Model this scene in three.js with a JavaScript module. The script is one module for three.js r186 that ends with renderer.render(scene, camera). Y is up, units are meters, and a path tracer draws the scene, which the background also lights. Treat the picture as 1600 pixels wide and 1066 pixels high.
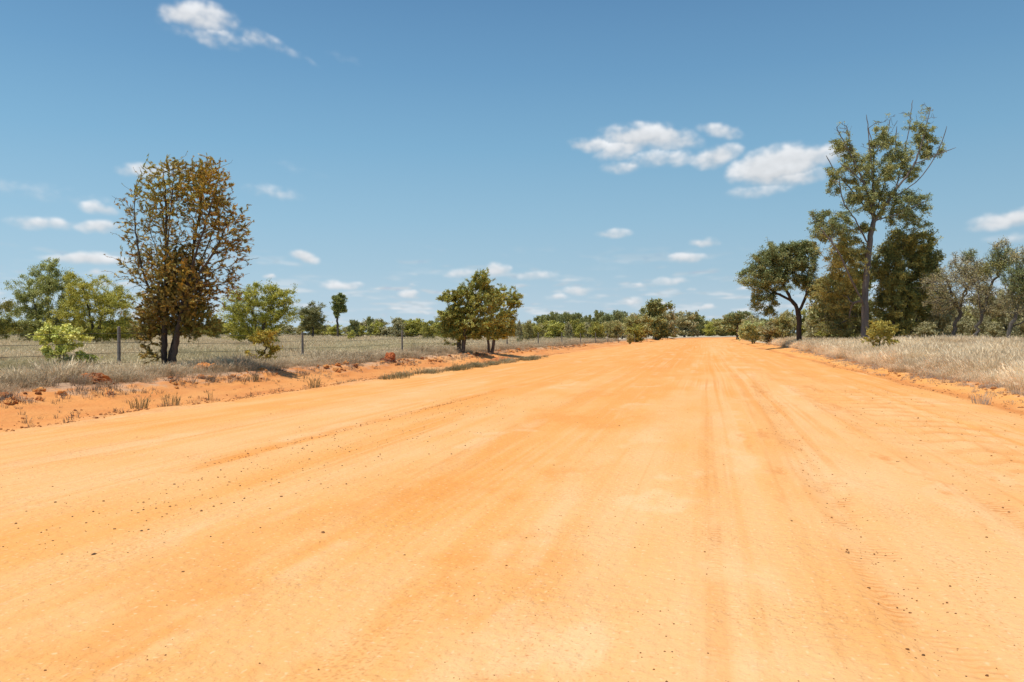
import * as THREE from 'three';
import { mergeVertices } from 'three/addons/utils/BufferGeometryUtils.js';

/* ------------------------------------------------------------------ camera, sky, sun, exposure */
const FOCAL = 1244, PITCH = Math.atan(11 / FOCAL), EYE = 1.4;          // lens in photograph pixels (28 mm on full frame)
const scene = new THREE.Scene();
const camera = new THREE.PerspectiveCamera(2 * Math.atan(533 / FOCAL) * 180 / Math.PI, 1600 / 1066, 0.1, 8000);
camera.position.set(0, EYE, 0);
camera.rotation.set(-PITCH, 0, 0);
scene.add(camera);

const SUN_DIR = new THREE.Vector3(-0.27, 0.95, 0.14).normalize();
const sun = new THREE.DirectionalLight(new THREE.Color(1, 0.965, 0.9), 4.3);
sun.name = 'sun';
sun.position.copy(SUN_DIR).multiplyScalar(300);
sun.castShadow = true;
sun.shadow.mapSize.set(4096, 4096);
Object.assign(sun.shadow.camera, { left: -120, right: 120, top: 140, bottom: -60, near: 10, far: 700 });
scene.add(sun);

const renderer = new THREE.WebGLRenderer({ antialias: true });
renderer.toneMapping = THREE.LinearToneMapping;
renderer.toneMappingExposure = 1.06;
renderer.shadowMap.enabled = true;

/* ------------------------------------------------------------------ small helpers */
const { clamp, lerp, smoothstep } = THREE.MathUtils, R = Math.PI / 180;
function rng(seed) {
  let a = (seed * 2654435761) >>> 0;
  const f = () => { a = (a + 0x6d2b79f5) | 0; let t = Math.imul(a ^ (a >>> 15), 1 | a); t = (t + Math.imul(t ^ (t >>> 7), 61 | t)) ^ t; return ((t ^ (t >>> 14)) >>> 0) / 4294967296; };
  f.range = (p, q) => p + (q - p) * f();
  f.gauss = () => (f() + f() + f() + f() - 2) * 0.87;
  return f;
}
const PERM = new Uint8Array(512), GX = new Float32Array(256), GY = new Float32Array(256);
{ const r = rng(7), p = [...Array(256).keys()]; for (let i = 255; i > 0; i--) { const j = (r() * (i + 1)) | 0; [p[i], p[j]] = [p[j], p[i]]; } for (let i = 0; i < 512; i++) PERM[i] = p[i & 255]; for (let i = 0; i < 256; i++) { const a = r() * 6.2832; GX[i] = Math.cos(a); GY[i] = Math.sin(a); } }
function noise(x, y) {                                                  // gradient noise, about -1 .. 1
  const ix = Math.floor(x), iy = Math.floor(y), fx = x - ix, fy = y - iy, X = ix & 255, Y = iy & 255;
  const u = fx * fx * fx * (fx * (fx * 6 - 15) + 10), v = fy * fy * fy * (fy * (fy * 6 - 15) + 10);
  const a = PERM[PERM[X] + Y], b = PERM[PERM[X + 1] + Y], c = PERM[PERM[X] + Y + 1], d = PERM[PERM[X + 1] + Y + 1];
  const n0 = GX[a] * fx + GY[a] * fy, n1 = GX[b] * (fx - 1) + GY[b] * fy, n2 = GX[c] * fx + GY[c] * (fy - 1), n3 = GX[d] * (fx - 1) + GY[d] * (fy - 1);
  return (n0 + (n1 - n0) * u + (n2 - n0) * v + (n0 - n1 - n2 + n3) * u * v) * 1.5;
}
function fbm(x, y, o = 4) { let s = 0, a = 0.5; for (let i = 0; i < o; i++) { s += a * noise(x, y); x = x * 2.03 + 17.3; y = y * 2.03 + 5.7; a *= 0.5; } return s; }
const taken = {};
function numbered(name) { const n = taken[name] = (taken[name] ?? -1) + 1; return n ? name + '_' + String(n).padStart(3, '0') : name; }
function tag(o, label, category, group) { o.userData.label = label; if (category) o.userData.category = category; if (group) o.userData.group = group; return o; }
function shade(o) { o.castShadow = o.receiveShadow = true; return o; }
function piece(name, geometry, material, parent) { const m = shade(new THREE.Mesh(geometry, material)); m.name = name; parent.add(m); return m; }
function thing(name, pos) { const g = new THREE.Group(); g.name = numbered(name); g.position.set(...pos); scene.add(g); return g; }
/* a direction of the photograph (pixel) followed to a distance in metres in front of the lens */
function at(px, py, depth) {
  const x = (px - 800) / FOCAL, y = (533 - py) / FOCAL, c = Math.cos(PITCH), s = Math.sin(PITCH), k = depth / (c + y * s);
  return new THREE.Vector3(x * k, EYE + (y * c - s) * k, -depth);
}

/* ------------------------------------------------------------------ sky: clear air and scattered small cumulus */
{
  const W = 4096, H = 2048, data = new Float32Array(W * H * 4);
  const stops = [[0, .50, .63, .72], [2, .455, .605, .71], [4.5, .375, .56, .69], [8, .30, .51, .675], [13, .212, .425, .625], [18, .152, .335, .55], [23, .113, .262, .47], [35, .075, .185, .375], [60, .055, .145, .315], [90, .05, .13, .29]];
  const air = (el, out) => { let i = 0; while (i < stops.length - 2 && el > stops[i + 1][0]) i++; const a = stops[i], b = stops[i + 1], t = clamp((el - a[0]) / (b[0] - a[0]), 0, 1), u = t; for (let c = 0; c < 3; c++) out[c] = lerp(a[c + 1], b[c + 1], u); };
  // puffs of the clouds: azimuth and elevation in degrees, half sizes, strength
  const clouds = [];
  const cloud = (soft, ...puffs) => clouds.push({ soft, puffs: puffs.map(([px, py, w, h, k = 1, tilt = 0]) => { const v = at(px, py, 1000).sub(camera.position); const az = Math.atan2(v.x, -v.z) / R, el = Math.atan2(v.y, Math.hypot(v.x, v.z)) / R; return [az, el, w / 21.7, h / 21.7, k, tilt]; }) });
  cloud(1, [312, 28, 50, 20, 1.05], [338, 60, 46, 16, .62, -.1], [298, 48, 36, 15, .4], [405, 62, 32, 12, .62, -.25], [440, 76, 36, 8, .36, -.4], [480, 94, 26, 6, .24, -.5], [535, 92, 28, 9, .24, -.2], [276, 26, 28, 13, .6, .25]);
  cloud(1, [1010, 216, 68, 22, 1.15, -.05], [975, 232, 46, 18, 1, .3], [925, 230, 36, 13, .9, -.2], [1055, 220, 40, 16, .85, -.15], [1035, 251, 58, 14, .8], [972, 264, 30, 11, .75], [1120, 247, 36, 18, 1.15, .2], [1125, 207, 32, 11, .85, -.2]);
  cloud(1, [1215, 262, 62, 30, 1.3, .15], [1270, 248, 44, 18, 1, .1], [1235, 278, 50, 16, 1], [1180, 268, 42, 20, 1, .15], [1190, 300, 50, 12, .65, .05]);
  cloud(1, [222, 268, 30, 12, .95], [265, 268, 26, 10, .7]);
  cloud(1, [155, 327, 26, 10, .9, -.1]); cloud(1, [65, 352, 44, 10, .85], [80, 349, 22, 8, .5]); cloud(1, [152, 356, 30, 10, 1.05]); cloud(1, [135, 407, 54, 10, 1.15], [146, 402, 26, 9, .7]);
  cloud(1, [475, 402, 24, 10, 1.2, -.2]); cloud(1, [535, 448, 36, 8, .9], [520, 444, 16, 7, .6]); cloud(1, [638, 461, 18, 7, 1]); cloud(1, [777, 423, 20, 13, 1.2]); cloud(1, [722, 428, 28, 9, .8, .15]); cloud(1, [835, 432, 38, 8, .8]); cloud(1, [905, 455, 24, 8, 1, .1]);
  cloud(1, [1073, 405, 32, 8, 1.1]); cloud(1, [1101, 380, 22, 8, .95]); cloud(1, [1048, 440, 26, 7, .8]); cloud(1, [960, 365, 26, 7, .9]); cloud(1, [1578, 345, 48, 14, 1.15, .12]); cloud(1, [1590, 375, 34, 9, .6]);
  cloud(1, [70, 305, 120, 16, .27, -.12], [20, 296, 60, 12, .18]); cloud(1, [425, 302, 46, 12, .42, -.1]); cloud(1, [455, 265, 60, 14, .16, -.2]);
  { const r = rng(77); for (let k = 0; k < 46; k++) { const px = r.range(-20, 1620), py = r.range(425, 500), w = r.range(9, 26) * (1 - (500 - py) / 400); cloud(1, [px, py, w, w * r.range(.2, .36), r.range(.35, .95), r.gauss() * .1], [px + w * r.range(-.6, .6), py - w * .12, w * .5, w * .25, r.range(.4, 1)]); } }
  const cell = clouds.map((c) => { const b = [1e9, -1e9, 1e9, -1e9]; for (const p of c.puffs) { b[0] = Math.min(b[0], p[0] - p[2] * 2.2); b[1] = Math.max(b[1], p[0] + p[2] * 2.2); b[2] = Math.min(b[2], p[1] - p[2] * 1.2 - p[3] * 2); b[3] = Math.max(b[3], p[1] + p[2] * 1.2 + p[3] * 2); } return b; });
  const col = [0, 0, 0], sunAz = Math.atan2(SUN_DIR.x, -SUN_DIR.z);
  for (let j = 0; j < H; j++) {
    const el = ((j + .5) / H - .5) * 180;
    for (let i = 0; i < W; i++) {
      const o = (j * W + i) * 4; data[o + 3] = 1;
      if (el <= 0) { data[o] = .42; data[o + 1] = .33; data[o + 2] = .22; continue; }
      const phi = ((i + .5) / W - .5) * 2 * Math.PI, ce = Math.cos(el * R), x = Math.cos(phi) * ce, y = Math.sin(el * R), z = Math.sin(phi) * ce;
      const az = Math.atan2(x, -z) / R, cs = x * SUN_DIR.x + y * SUN_DIR.y + z * SUN_DIR.z;
      air(el, col);
      const side = 1 + .1 * Math.cos(az * R - sunAz) * ce + .35 * Math.pow(Math.max(0, cs), 10);
      for (let c = 0; c < 3; c++) col[c] *= side;
      let a = 0, bright = 1;
      if (el < 62) {
        // the far small clouds, drawn out towards the horizon
        const k = 1 / Math.max(y, .012), X = x * k, Z = z * k;
        if (el < 8) {
          const n = fbm(X * .62 + 3, Z * .34, 4) + .25 * noise(az * .9, el * 3.2), m = fbm(az * .22 + 9, el * 1.9 + 4, 4);
          const w = smoothstep(el, .2, 1.2) * (1 - smoothstep(el, 3, 7));
          a = w * (.5 * smoothstep(n, .14, .5) + .5 * smoothstep(m, .05, .4) * (1 - smoothstep(el, 2.5, 5.5)));
          bright = .86 + .2 * clamp(m * 2 + .3, 0, 1) - .22 * smoothstep(noise(az * 1.3 + 4, el * 4.5), 0, .6);
        }
        // behind and beside the camera, the same kind of scattered cloud
        if (Math.abs(az) > 38 || el > 26) {
          const n = fbm(X * .9 + 40, Z * .9 + 12, 5), q = smoothstep(n, .2, .38) * smoothstep(el, 5, 12) * (Math.abs(az) < 42 ? clamp((el - 26) / 5, 0, 1) : 1);
          if (q > a) { a = q * .85; bright = 1.08; }
        }
        for (let q = 0; q < clouds.length; q++) {
          const b = cell[q];
          if (az < b[0] || az > b[1] || el < b[2] || el > b[3]) continue;
          let f = 0, top = 0;
          const wx = .35 * fbm(az * .55 + 3, el * .8, 3), wy = .25 * fbm(az * .55 + 31, el * .8 + 8, 3);
          for (const p of clouds[q].puffs) {
            const c = Math.cos(p[5]), s = Math.sin(p[5]), dx = az - p[0] + wx, dy = el - p[1] + wy, u = (dx * c + dy * s) / p[2], v0 = (-dx * s + dy * c) / p[3], v = v0 < 0 ? v0 * 1.35 : v0;
            const e = Math.max(0, 1 - (u * u + v * v) * .62) * p[4];
            if (e > f) top = v0;
            f = Math.max(f, e) + Math.min(f, e) * .25;
          }
          if (f <= 0) continue;
          const rough = fbm(az * .8 + q * 7, el * 1.3, 4), fine = fbm(az * 2.6, el * 3.6 + q, 3);
          const dens = f * 1.05 + rough * .75 * Math.min(1, f * 2.5) + fine * .16 * Math.min(1, f * 2.5);
          const t = smoothstep(dens, .06, lerp(1.6, 1.1, clamp(top + .4, 0, 1))) * .9;
          if (t > a) { a = t; bright = .98 + .17 * clamp(top, -1, .8) + .22 * rough; }
        }
      }
      const lit = [.73 * bright, .74 * bright, .755 * bright];
      for (let c = 0; c < 3; c++) data[o + c] = lerp(col[c], Math.max(col[c] * .9, lit[c]), a);
    }
  }
  const t = new THREE.DataTexture(data, W, H, THREE.RGBAFormat, THREE.FloatType);
  t.mapping = THREE.EquirectangularReflectionMapping; t.magFilter = t.minFilter = THREE.LinearFilter; t.needsUpdate = true;
  scene.background = t; scene.environment = t;
}

/* ------------------------------------------------------------------ the lie of the land, in road coordinates: lat metres to the right, s metres along */
const TURN = 13.6 * R, SA = Math.sin(TURN), CA = Math.cos(TURN);
const bend = (s) => s < 170 ? 0 : s < 460 ? (s - 170) ** 2 * .00125 : 105.1 + (s - 460) * .725;
const world = (lat, s) => { const l = lat + bend(s); return [l * CA + s * SA, l * SA - s * CA]; };
const roadOf = (x, z) => { const s = x * SA - z * CA; return [x * CA + z * SA - bend(s), s]; };
const LEFT = -9.75, RIGHT = 5.7, FIELD_L = -13.3, FIELD_R = 7.05;
const edgeL = (s) => LEFT + .35 * noise(s * .13, 3.1) + .14 * noise(s * .7, 8.2), edgeR = (s) => RIGHT + .3 * noise(s * .12, 13.1) + .1 * noise(s * .8, 2.2);
const fieldL = (s) => FIELD_L + .5 * noise(s * .11, 21.1) + .45 * noise(s * .5, 5.2) + .2 * noise(s * 1.7, 6.2), fieldR = (s) => FIELD_R + .35 * noise(s * .15, 31.1) + .3 * noise(s * .6, 15.2) + .16 * noise(s * 1.9, 16.2) + smoothstep(s, 30, 75) * .9;
const TRACKS = [  // centre, width, how deep, from, to, tread
  { c: (s) => 1.02 + .0009 * s * s * (s < 34 ? 1 : 0) + (s >= 34 ? 1.04 + (s - 34) * .004 : 0) + .03 * noise(s * .3, 2), w: .17, d: .022, a: 0, b: 120, tread: 1 },
  { c: (s) => .06 + .02 * noise(s * .25, 9), w: .045, d: .007, a: 0, b: 14, tread: 1 },
  { c: (s) => -5.35 + .02 * s + .05 * noise(s * .3, 19), w: .1, d: .025, a: 7, b: 22, tread: 1 },
  { c: (s) => .62 + .02 * s * (s < 20 ? 1 : 0) + (s >= 20 ? .4 : 0) + .05 * noise(s * .2, 29), w: .11, d: .012, a: 0, b: 60, tread: 0 },
  { c: (s) => 2.35 + .03 * noise(s * .3, 49), w: .2, d: .013, a: 2, b: 30, tread: 1 },
  { c: (s) => 3.45 + .1 * noise(s * .2, 59), w: .16, d: .012, a: 4, b: 40, tread: 1 },
  { c: (s) => -7.1 + .1 * noise(s * .15, 39), w: .22, d: .01, a: 5, b: 80, tread: 0 },
  { c: (s) => -2.6 + .1 * noise(s * .15, 69), w: .2, d: .006, a: 5, b: 90, tread: 0 },
];
function tracks(lat, s) {                                               // how far the ground is pressed down, and the tread left in it
  let down = 0, mark = 0;
  for (const t of TRACKS) {
    if (s < t.a || s > t.b) continue;
    const x = Math.abs(lat - t.c(s)) / t.w;
    if (x > 1.9) continue;
    const patchy = clamp(.55 + 1.1 * noise(s * .45 + t.w * 90, lat * .2), 0, 1) * Math.min(1, (s - t.a) * .6, (t.b - s) * .3);
    down += patchy * t.d * (x < 1 ? -Math.cos(x * 1.57) : .55 * Math.sin((x - 1) / .9 * Math.PI));
    if (t.tread && x < 1.05) { const w = Math.sin(6.2832 * (s / .064 + x * .35 + .35 * noise(s * 3.1, lat * 6) + .3 * noise(s * 14, lat * 14))) + .55 * noise(s * 22, lat * 26); const m = patchy * clamp(.25 + 1.3 * noise(s * 2.3 + 3, lat * 5 + 1), 0, 1) * smoothstep(w, -.1, .8) * (1 - smoothstep(x + .25 * noise(s * 9, lat * 4), .7, 1.05)); down -= m * .01; mark += m; }
  }
  return [down, mark];
}
function height(lat, s) {
  const eL = edgeL(s), eR = edgeR(s), fL = fieldL(s), fR = fieldR(s);
  let h = .022 * noise(lat * .35, s * .05) + .01 * noise(lat * 1.3, s * .12) - .0009 * Math.max(0, Math.abs(lat + 2) - 3) ** 2;
  if (lat > eL - .5 && lat < eR + .5) {
    h += .004 * noise(lat * 4, s * .7);
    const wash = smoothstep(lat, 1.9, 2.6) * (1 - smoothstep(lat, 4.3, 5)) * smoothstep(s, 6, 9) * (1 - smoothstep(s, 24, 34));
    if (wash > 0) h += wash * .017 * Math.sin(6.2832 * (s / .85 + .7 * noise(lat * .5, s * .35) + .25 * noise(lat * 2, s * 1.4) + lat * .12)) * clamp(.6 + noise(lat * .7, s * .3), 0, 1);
    h += tracks(lat, s)[0];
  }
  if (lat < eL + .6) {                                                  // left drain, the graded windrow and the paddock behind it
    const t = eL + .6 - lat, k = smoothstep(lat, fL - 1.6, eL);         // 1 at the road, 0 in the paddock
    h = lerp(.3, h, smoothstep(lat, fL - .9, fL + 2));
    h += -.07 * Math.exp(-((lat - eL + 1.2) ** 2) / .6) * smoothstep(t, 0, .6);
    h += .06 * Math.exp(-((lat - eL) ** 2) / .08) * clamp(noise(s * .5, 71) + .5, 0, 1);
    const lump = clamp(.35 + .9 * noise(s * .42, lat * .5 + 4) + .55 * noise(s * 1.6, lat * 1.6), 0, 1.3);
    h += .1 * lump * Math.exp(-((lat - fL - .25) ** 2) / .16) * (s < 130 ? 1 : .3);
    h += .03 * noise(lat * 2.6, s * 2.1) * (1 - k * .5) + .012 * noise(lat * 8, s * 7);
    h += .4 * smoothstep(-lat, 18, 75) + .05 * noise(lat * .1, s * .1);
  }
  if (lat > eR - .5) {
    h = lerp(h, .12, smoothstep(lat, eR + .1, fR + .5));
    h += -.05 * Math.exp(-((lat - eR - .1) ** 2) / .1) + .05 * Math.exp(-((lat - fR + .5) ** 2) / .2) * clamp(.5 + noise(s * .5, 44), 0, 1);
    h += (.02 * noise(lat * 2.5, s * 1.7) + .01 * noise(lat * 8, s * 6)) * smoothstep(lat, eR - .3, eR + .3);
    h += .33 * smoothstep(lat, 7.5, 15) + .05 * noise(lat * .1, s * .1);
  }
  return h;
}
const groundY = (x, z) => height(...roadOf(x, z));

const mix3 = (o, c, t) => { t = clamp(t, 0, 1); o[0] += (c[0] - o[0]) * t; o[1] += (c[1] - o[1]) * t; o[2] += (c[2] - o[2]) * t; };
const PALE = [.752, .424, .178], SAND = [.74, .338, .086], ORANGE = [.71, .268, .042], RED = [.50, .165, .04], RUST = [.33, .095, .028], STRAW = [.40, .33, .245], SOIL = [.34, .235, .15];
function soil(lat, s, out, detail) {                                    // base colour of the dirt at a place
  const eL = edgeL(s), eR = edgeR(s), fL = fieldL(s), fR = fieldR(s);
  const long = fbm(lat * .55 + 11, s * .055, 3), wisp = fbm(lat * 2.1 + 3, s * .17 + .3 * noise(lat * .5, s * .4), 3), blot = fbm(lat * .7 + 5, s * .42 + 9, 4);
  const lanes = -.2 * Math.exp(-((lat - 1.6) ** 2) / 3) + .3 * Math.exp(-((lat + 1.9) ** 2) / 1.1) * (.4 + .6 * smoothstep(s, 3, 6.5)) - .08 * Math.exp(-((lat + 6.6) ** 2) / .6) + .12 * Math.exp(-((lat + 8.2) ** 2) / .5) + .1 * Math.exp(-((lat + 4.6) ** 2) / .3);
  let t = .42 + lanes + .42 * long + .34 * wisp + .34 * blot + .36 * smoothstep(s, 7, 34) - .2 * (1 - smoothstep(s, 3, 8)) * smoothstep(lat, -3, 1);
  out[0] = PALE[0]; out[1] = PALE[1]; out[2] = PALE[2];
  mix3(out, SAND, t * 1.35); mix3(out, ORANGE, (t - .55) * 1.25);
  // pale dusty wisps
  mix3(out, [.765, .465, .225], smoothstep(fbm(lat * 1.2 + 40, s * .3 + 3 + .5 * noise(lat, s), 4), .18, .45) * .5);
  // lanes worn by wheels: long thin lines, darker damp ones and paler dusty ones
  if (lat > -10 && lat < 6) {
    const drift = .12 * noise(s * .06, 3), q = noise((lat + drift) * 5.5, s * .035 + 7) + .7 * noise((lat + drift) * 12 + 5, s * .05), gate = clamp(.45 + .9 * noise(lat * .6 + 2, s * .09) + .5 * noise(lat * 2.4, s * .6), 0, 1) * (.35 + .65 * smoothstep(s, 5, 12));
    mix3(out, ORANGE, .55 * gate * smoothstep(q, .1, .7)); mix3(out, PALE, .6 * gate * smoothstep(-q, .12, .7));
    const q2 = noise((lat + drift) * 19 + 8, s * .06 + 2) * clamp(.3 + noise(lat * .9 + 12, s * .11), 0, 1); mix3(out, [.64, .25, .055], .5 * smoothstep(q2, .2, .6) * smoothstep(s, 4, 10)); mix3(out, PALE, .6 * smoothstep(-q2, .2, .6));
    for (const t of TRACKS) { if (s < t.a || s > t.b) continue; const x = Math.abs(lat - t.c(s)) / t.w; if (x < 1.6) mix3(out, [.62, .25, .06], ((s < 7 ? .22 : .36) * Math.exp(-(((x - 1.02) * t.w / .022) ** 2)) + .13 * (x < 1)) * clamp(.55 + .8 * noise(s * .8 + t.w * 50, lat * .5), 0, 1)); }
    // darker orange mottled earth drawn out down the right-hand lanes
    if (lat > .4) { const w = fbm(lat * 2.2 + s * .12, s * .5 - lat * .3, 4) + .35 * fbm(lat * 9, s * 4, 3) + .14 * Math.exp(-((lat - 2.4 - .02 * s) ** 2) / .2) * Math.sin(s * .9); mix3(out, [.64, .25, .06], .75 * smoothstep(w, .22, .62) * (1 - smoothstep(s, 22, 45)) * smoothstep(s, 4.5, 8)); }
    const m = fbm(lat * .9 + 61, s * .35, 3) + .5 * fbm(lat * 5, s * 2.2, 4); mix3(out, [.70, .272, .052], .8 * smoothstep(m, -.05, .5) * Math.exp(-((lat + 2) ** 2) / 1.5) * (1 - .5 * smoothstep(s, 14, 30))); mix3(out, [.78, .5, .25], .55 * smoothstep(fbm(lat * 1.6 + 23, s * .7, 4), .12, .4) * Math.exp(-((lat + .5) ** 2) / 1.2) * (1 - smoothstep(s, 8, 14)));
  }
  if (detail) {
    const [, mark] = tracks(lat, s);
    const g = noise(lat * 24, s * 20), g2 = noise(lat * 61 + 3, s * 55), g3 = fbm(lat * 7, s * 4, 3);
    const m = 1 + .02 * g + .02 * g2 + .03 * g3;
    mix3(out, [.66, .29, .075], clamp(.22 * g3 + .16 * g + .12 * g2, 0, .5)); mix3(out, [.55, .235, .065], .6 * smoothstep(noise(lat * 47 + 1, s * 43) + .6 * noise(lat * 1.7, s * .8), .55, 1.05)); mix3(out, [.8, .53, .28], .5 * smoothstep(noise(lat * 33 + 8, s * 29), .5, .8));
    out[0] *= m; out[1] *= m * (1 + .02 * g3); out[2] *= m;
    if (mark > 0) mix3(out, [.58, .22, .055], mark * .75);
    if (lat > 1.7 && lat < 5 && s > 5 && s < 34) { const w = Math.sin(6.2832 * (s / .85 + .7 * noise(lat * .5, s * .35) + .25 * noise(lat * 2, s * 1.4) + lat * .12)); mix3(out, [.66, .265, .06], .55 * smoothstep(-w, 0, .9) * smoothstep(lat, 1.8, 2.5) * (1 - smoothstep(lat, 4.3, 5)) * smoothstep(s, 6, 9) * (1 - smoothstep(s, 22, 34)) * clamp(.4 + 1.2 * noise(lat * .7, s * .3) + .6 * noise(lat * 6, s * 5), 0, 1)); }  // ripple shading painted in: corrugation troughs tinted darker orange
    const grit = noise(lat * 38 + 9, s * 34 + 4);
    if (grit > .5) mix3(out, RED, (grit - .5) * 1.7 * clamp(.4 + 1.4 * noise(lat * .9 + 9, s * .35), 0, 1));
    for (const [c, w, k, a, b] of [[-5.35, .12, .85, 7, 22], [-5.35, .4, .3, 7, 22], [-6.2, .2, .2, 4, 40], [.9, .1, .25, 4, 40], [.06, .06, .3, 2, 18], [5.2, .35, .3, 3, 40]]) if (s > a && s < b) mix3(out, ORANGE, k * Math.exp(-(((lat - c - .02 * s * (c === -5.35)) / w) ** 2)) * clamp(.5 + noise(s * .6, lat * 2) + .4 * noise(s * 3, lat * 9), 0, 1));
  }
  // red verge on the left, orange drain and pale bank on the right
  const rim = .25 * noise(lat * 1.8, s * .8) + .18 * noise(lat * 5, s * 3);
  const kl = smoothstep(eL + .5 - lat + rim * 1.4, -.2, 1.5);
  if (kl > 0) { const c = [.69, .28, .07]; mix3(c, [.57, .18, .036], .7 * clamp(.35 + noise(lat * 1.1, s * .25) + .5 * noise(lat * 4, s * 1.4), 0, 1)); mix3(c, PALE, .5 * smoothstep(noise(lat * .8 + 9, s * .14), .1, .6)); if (lat < fL + .9) mix3(c, RUST, .32 * clamp(.2 + noise(lat * 3, s * 2), 0, 1)); mix3(out, c, kl * .92); }
  const kr = Math.exp(-((lat - eR - .05 + rim * .5) ** 2) / .1);
  if (lat > eR - 1.5) { mix3(out, [.6, .215, .045], kr * clamp(.85 + .4 * noise(s * .5, 3), 0, 1)); if (lat > eR) mix3(out, SAND, .5 * smoothstep(lat, eR + .2, eR + .6)); mix3(out, [.60, .24, .065], .8 * smoothstep(lat, eR + .75, eR + 1) * smoothstep(noise(lat * 1.6, s * .7), -.2, .3)); }
  // dry litter and bare grey soil under the grass
  const lit = .35 * noise(lat * 2.4, s * 1.9) + .2 * noise(lat * 7, s * 6);
  mix3(out, STRAW, .5 * smoothstep(fL + 1.1 - lat + lit * 2.2, .4, 1.5)); mix3(out, SOIL, .8 * smoothstep(fL - lat + lit, 0, .9)); mix3(out, [.5, .42, .29], .9 * smoothstep(fL - 1.2 - lat, 0, 3));
  mix3(out, [.52, .40, .28], .6 * smoothstep(lat - fR + .7 + lit * 1.5, .3, 1)); mix3(out, [.55, .465, .345], smoothstep(lat - fR + lit, 0, 1));
}

/* shared sample lines, so that neighbouring sheets meet point for point */
const S = [], L = [];
for (let s = -60; s < 1.2; s += s < -6 ? 6 : .4) S.push(s);
for (let s = 1.3; s < 460; s += Math.max(.05, .0125 * s)) S.push(s);
for (let s = 470; s < 6000; s *= 1.22) S.push(s);
for (let w = 24, l = -15.5; l > -4000; w *= 1.35, l -= Math.max(.35, (w - 24) * .12)) L.unshift(l);
for (let l = -15.4; l < 9.3; l += .085) L.push(l);
for (let w = 24, l = 9.5; l < 4000; w *= 1.35, l += Math.max(.35, (w - 24) * .12)) L.push(l);
const near = (list, v) => { let b = 0; for (let i = 1; i < list.length; i++) if (Math.abs(list[i] - v) < Math.abs(list[b] - v)) b = i; return b; };
const sandBump = (() => { const n = 512, d = new Uint8Array(n * n); for (let j = 0; j < n; j++) for (let i = 0; i < n; i++) { const wrap = (f) => { const a = i / n, b = j / n; return f(i, j) * (1 - a) * (1 - b) + f(i - n, j) * a * (1 - b) + f(i, j - n) * (1 - a) * b + f(i - n, j - n) * a * b; }; d[j * n + i] = clamp(128 + 150 * wrap((x, y) => fbm(x / 26, y / 26, 5) + .5 * Math.max(0, noise(x / 7, y / 7) - .3)), 0, 255); } const t = new THREE.DataTexture(d, n, n, THREE.RedFormat); t.wrapS = t.wrapT = THREE.RepeatWrapping; t.magFilter = THREE.LinearFilter; t.needsUpdate = true; return t; })();
function sheet(name, label, pieces) {
  const pos = [], uv = [], idx = [], mats = [], g = new THREE.BufferGeometry();
  for (const [l0, l1, s0, s1, tw, th, bump] of pieces) {
    const a = near(L, l0), b = near(L, l1), c = near(S, s0), d = near(S, s1), la = L[a], lb = L[b], sa = S[c], sb = S[d], from = pos.length / 3, start = idx.length;
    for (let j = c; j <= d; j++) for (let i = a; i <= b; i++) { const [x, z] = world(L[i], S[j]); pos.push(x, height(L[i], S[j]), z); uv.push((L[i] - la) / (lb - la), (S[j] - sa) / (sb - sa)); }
    const n = b - a + 1;
    for (let j = 0; j < d - c; j++) for (let i = 0; i < b - a; i++) { const p = from + j * n + i; idx.push(p, p + 1, p + n, p + 1, p + n + 1, p + n); }
    g.addGroup(start, idx.length - start, mats.length);
    const px = new Uint8Array(tw * th * 4), col = [0, 0, 0], step = (sb - sa) / th, enc = (v) => 255 * (v <= .0031308 ? v * 12.92 : 1.055 * Math.pow(v, 1 / 2.4) - .055);
    for (let j = 0; j < th; j++) for (let i = 0; i < tw; i++) {
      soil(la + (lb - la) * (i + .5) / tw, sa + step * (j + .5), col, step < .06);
      const o = (j * tw + i) * 4; for (let k = 0; k < 3; k++) px[o + k] = clamp(enc(Math.min(col[k], 1)), 0, 255); px[o + 3] = 255;
    }
    const t = new THREE.DataTexture(px, tw, th); t.colorSpace = THREE.SRGBColorSpace; t.magFilter = THREE.LinearFilter; t.minFilter = THREE.LinearFilter; t.needsUpdate = true;
    const m = new THREE.MeshStandardMaterial({ map: t, roughness: .97 }); m.name = name + '_dirt';
    if (bump) { const bt = sandBump.clone(); bt.repeat.set((lb - la) / 1.4, (sb - sa) / 1.4); m.bumpMap = bt; m.bumpScale = bump; }
    mats.push(m);
  }
  g.setAttribute('position', new THREE.Float32BufferAttribute(pos, 3)); g.setAttribute('uv', new THREE.Float32BufferAttribute(uv, 2)); g.setIndex(idx); g.computeVertexNormals();
  const m = shade(new THREE.Mesh(g, mats)); m.name = name; m.userData.kind = 'structure'; m.userData.label = label; scene.add(m); return m;
}
const LM = -5.02, RM = 4.0;
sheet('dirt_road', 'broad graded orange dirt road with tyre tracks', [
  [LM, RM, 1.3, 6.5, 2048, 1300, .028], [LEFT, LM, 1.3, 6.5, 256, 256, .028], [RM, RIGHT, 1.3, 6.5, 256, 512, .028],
  [LEFT, RIGHT, 6.5, 17, 2048, 1400, .028], [LEFT, RIGHT, 17, 50, 1400, 1024, .028], [LEFT, RIGHT, 50, 460, 512, 1024, 0], [LEFT, RIGHT, -60, 1.3, 128, 256, 0],
]);
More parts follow.
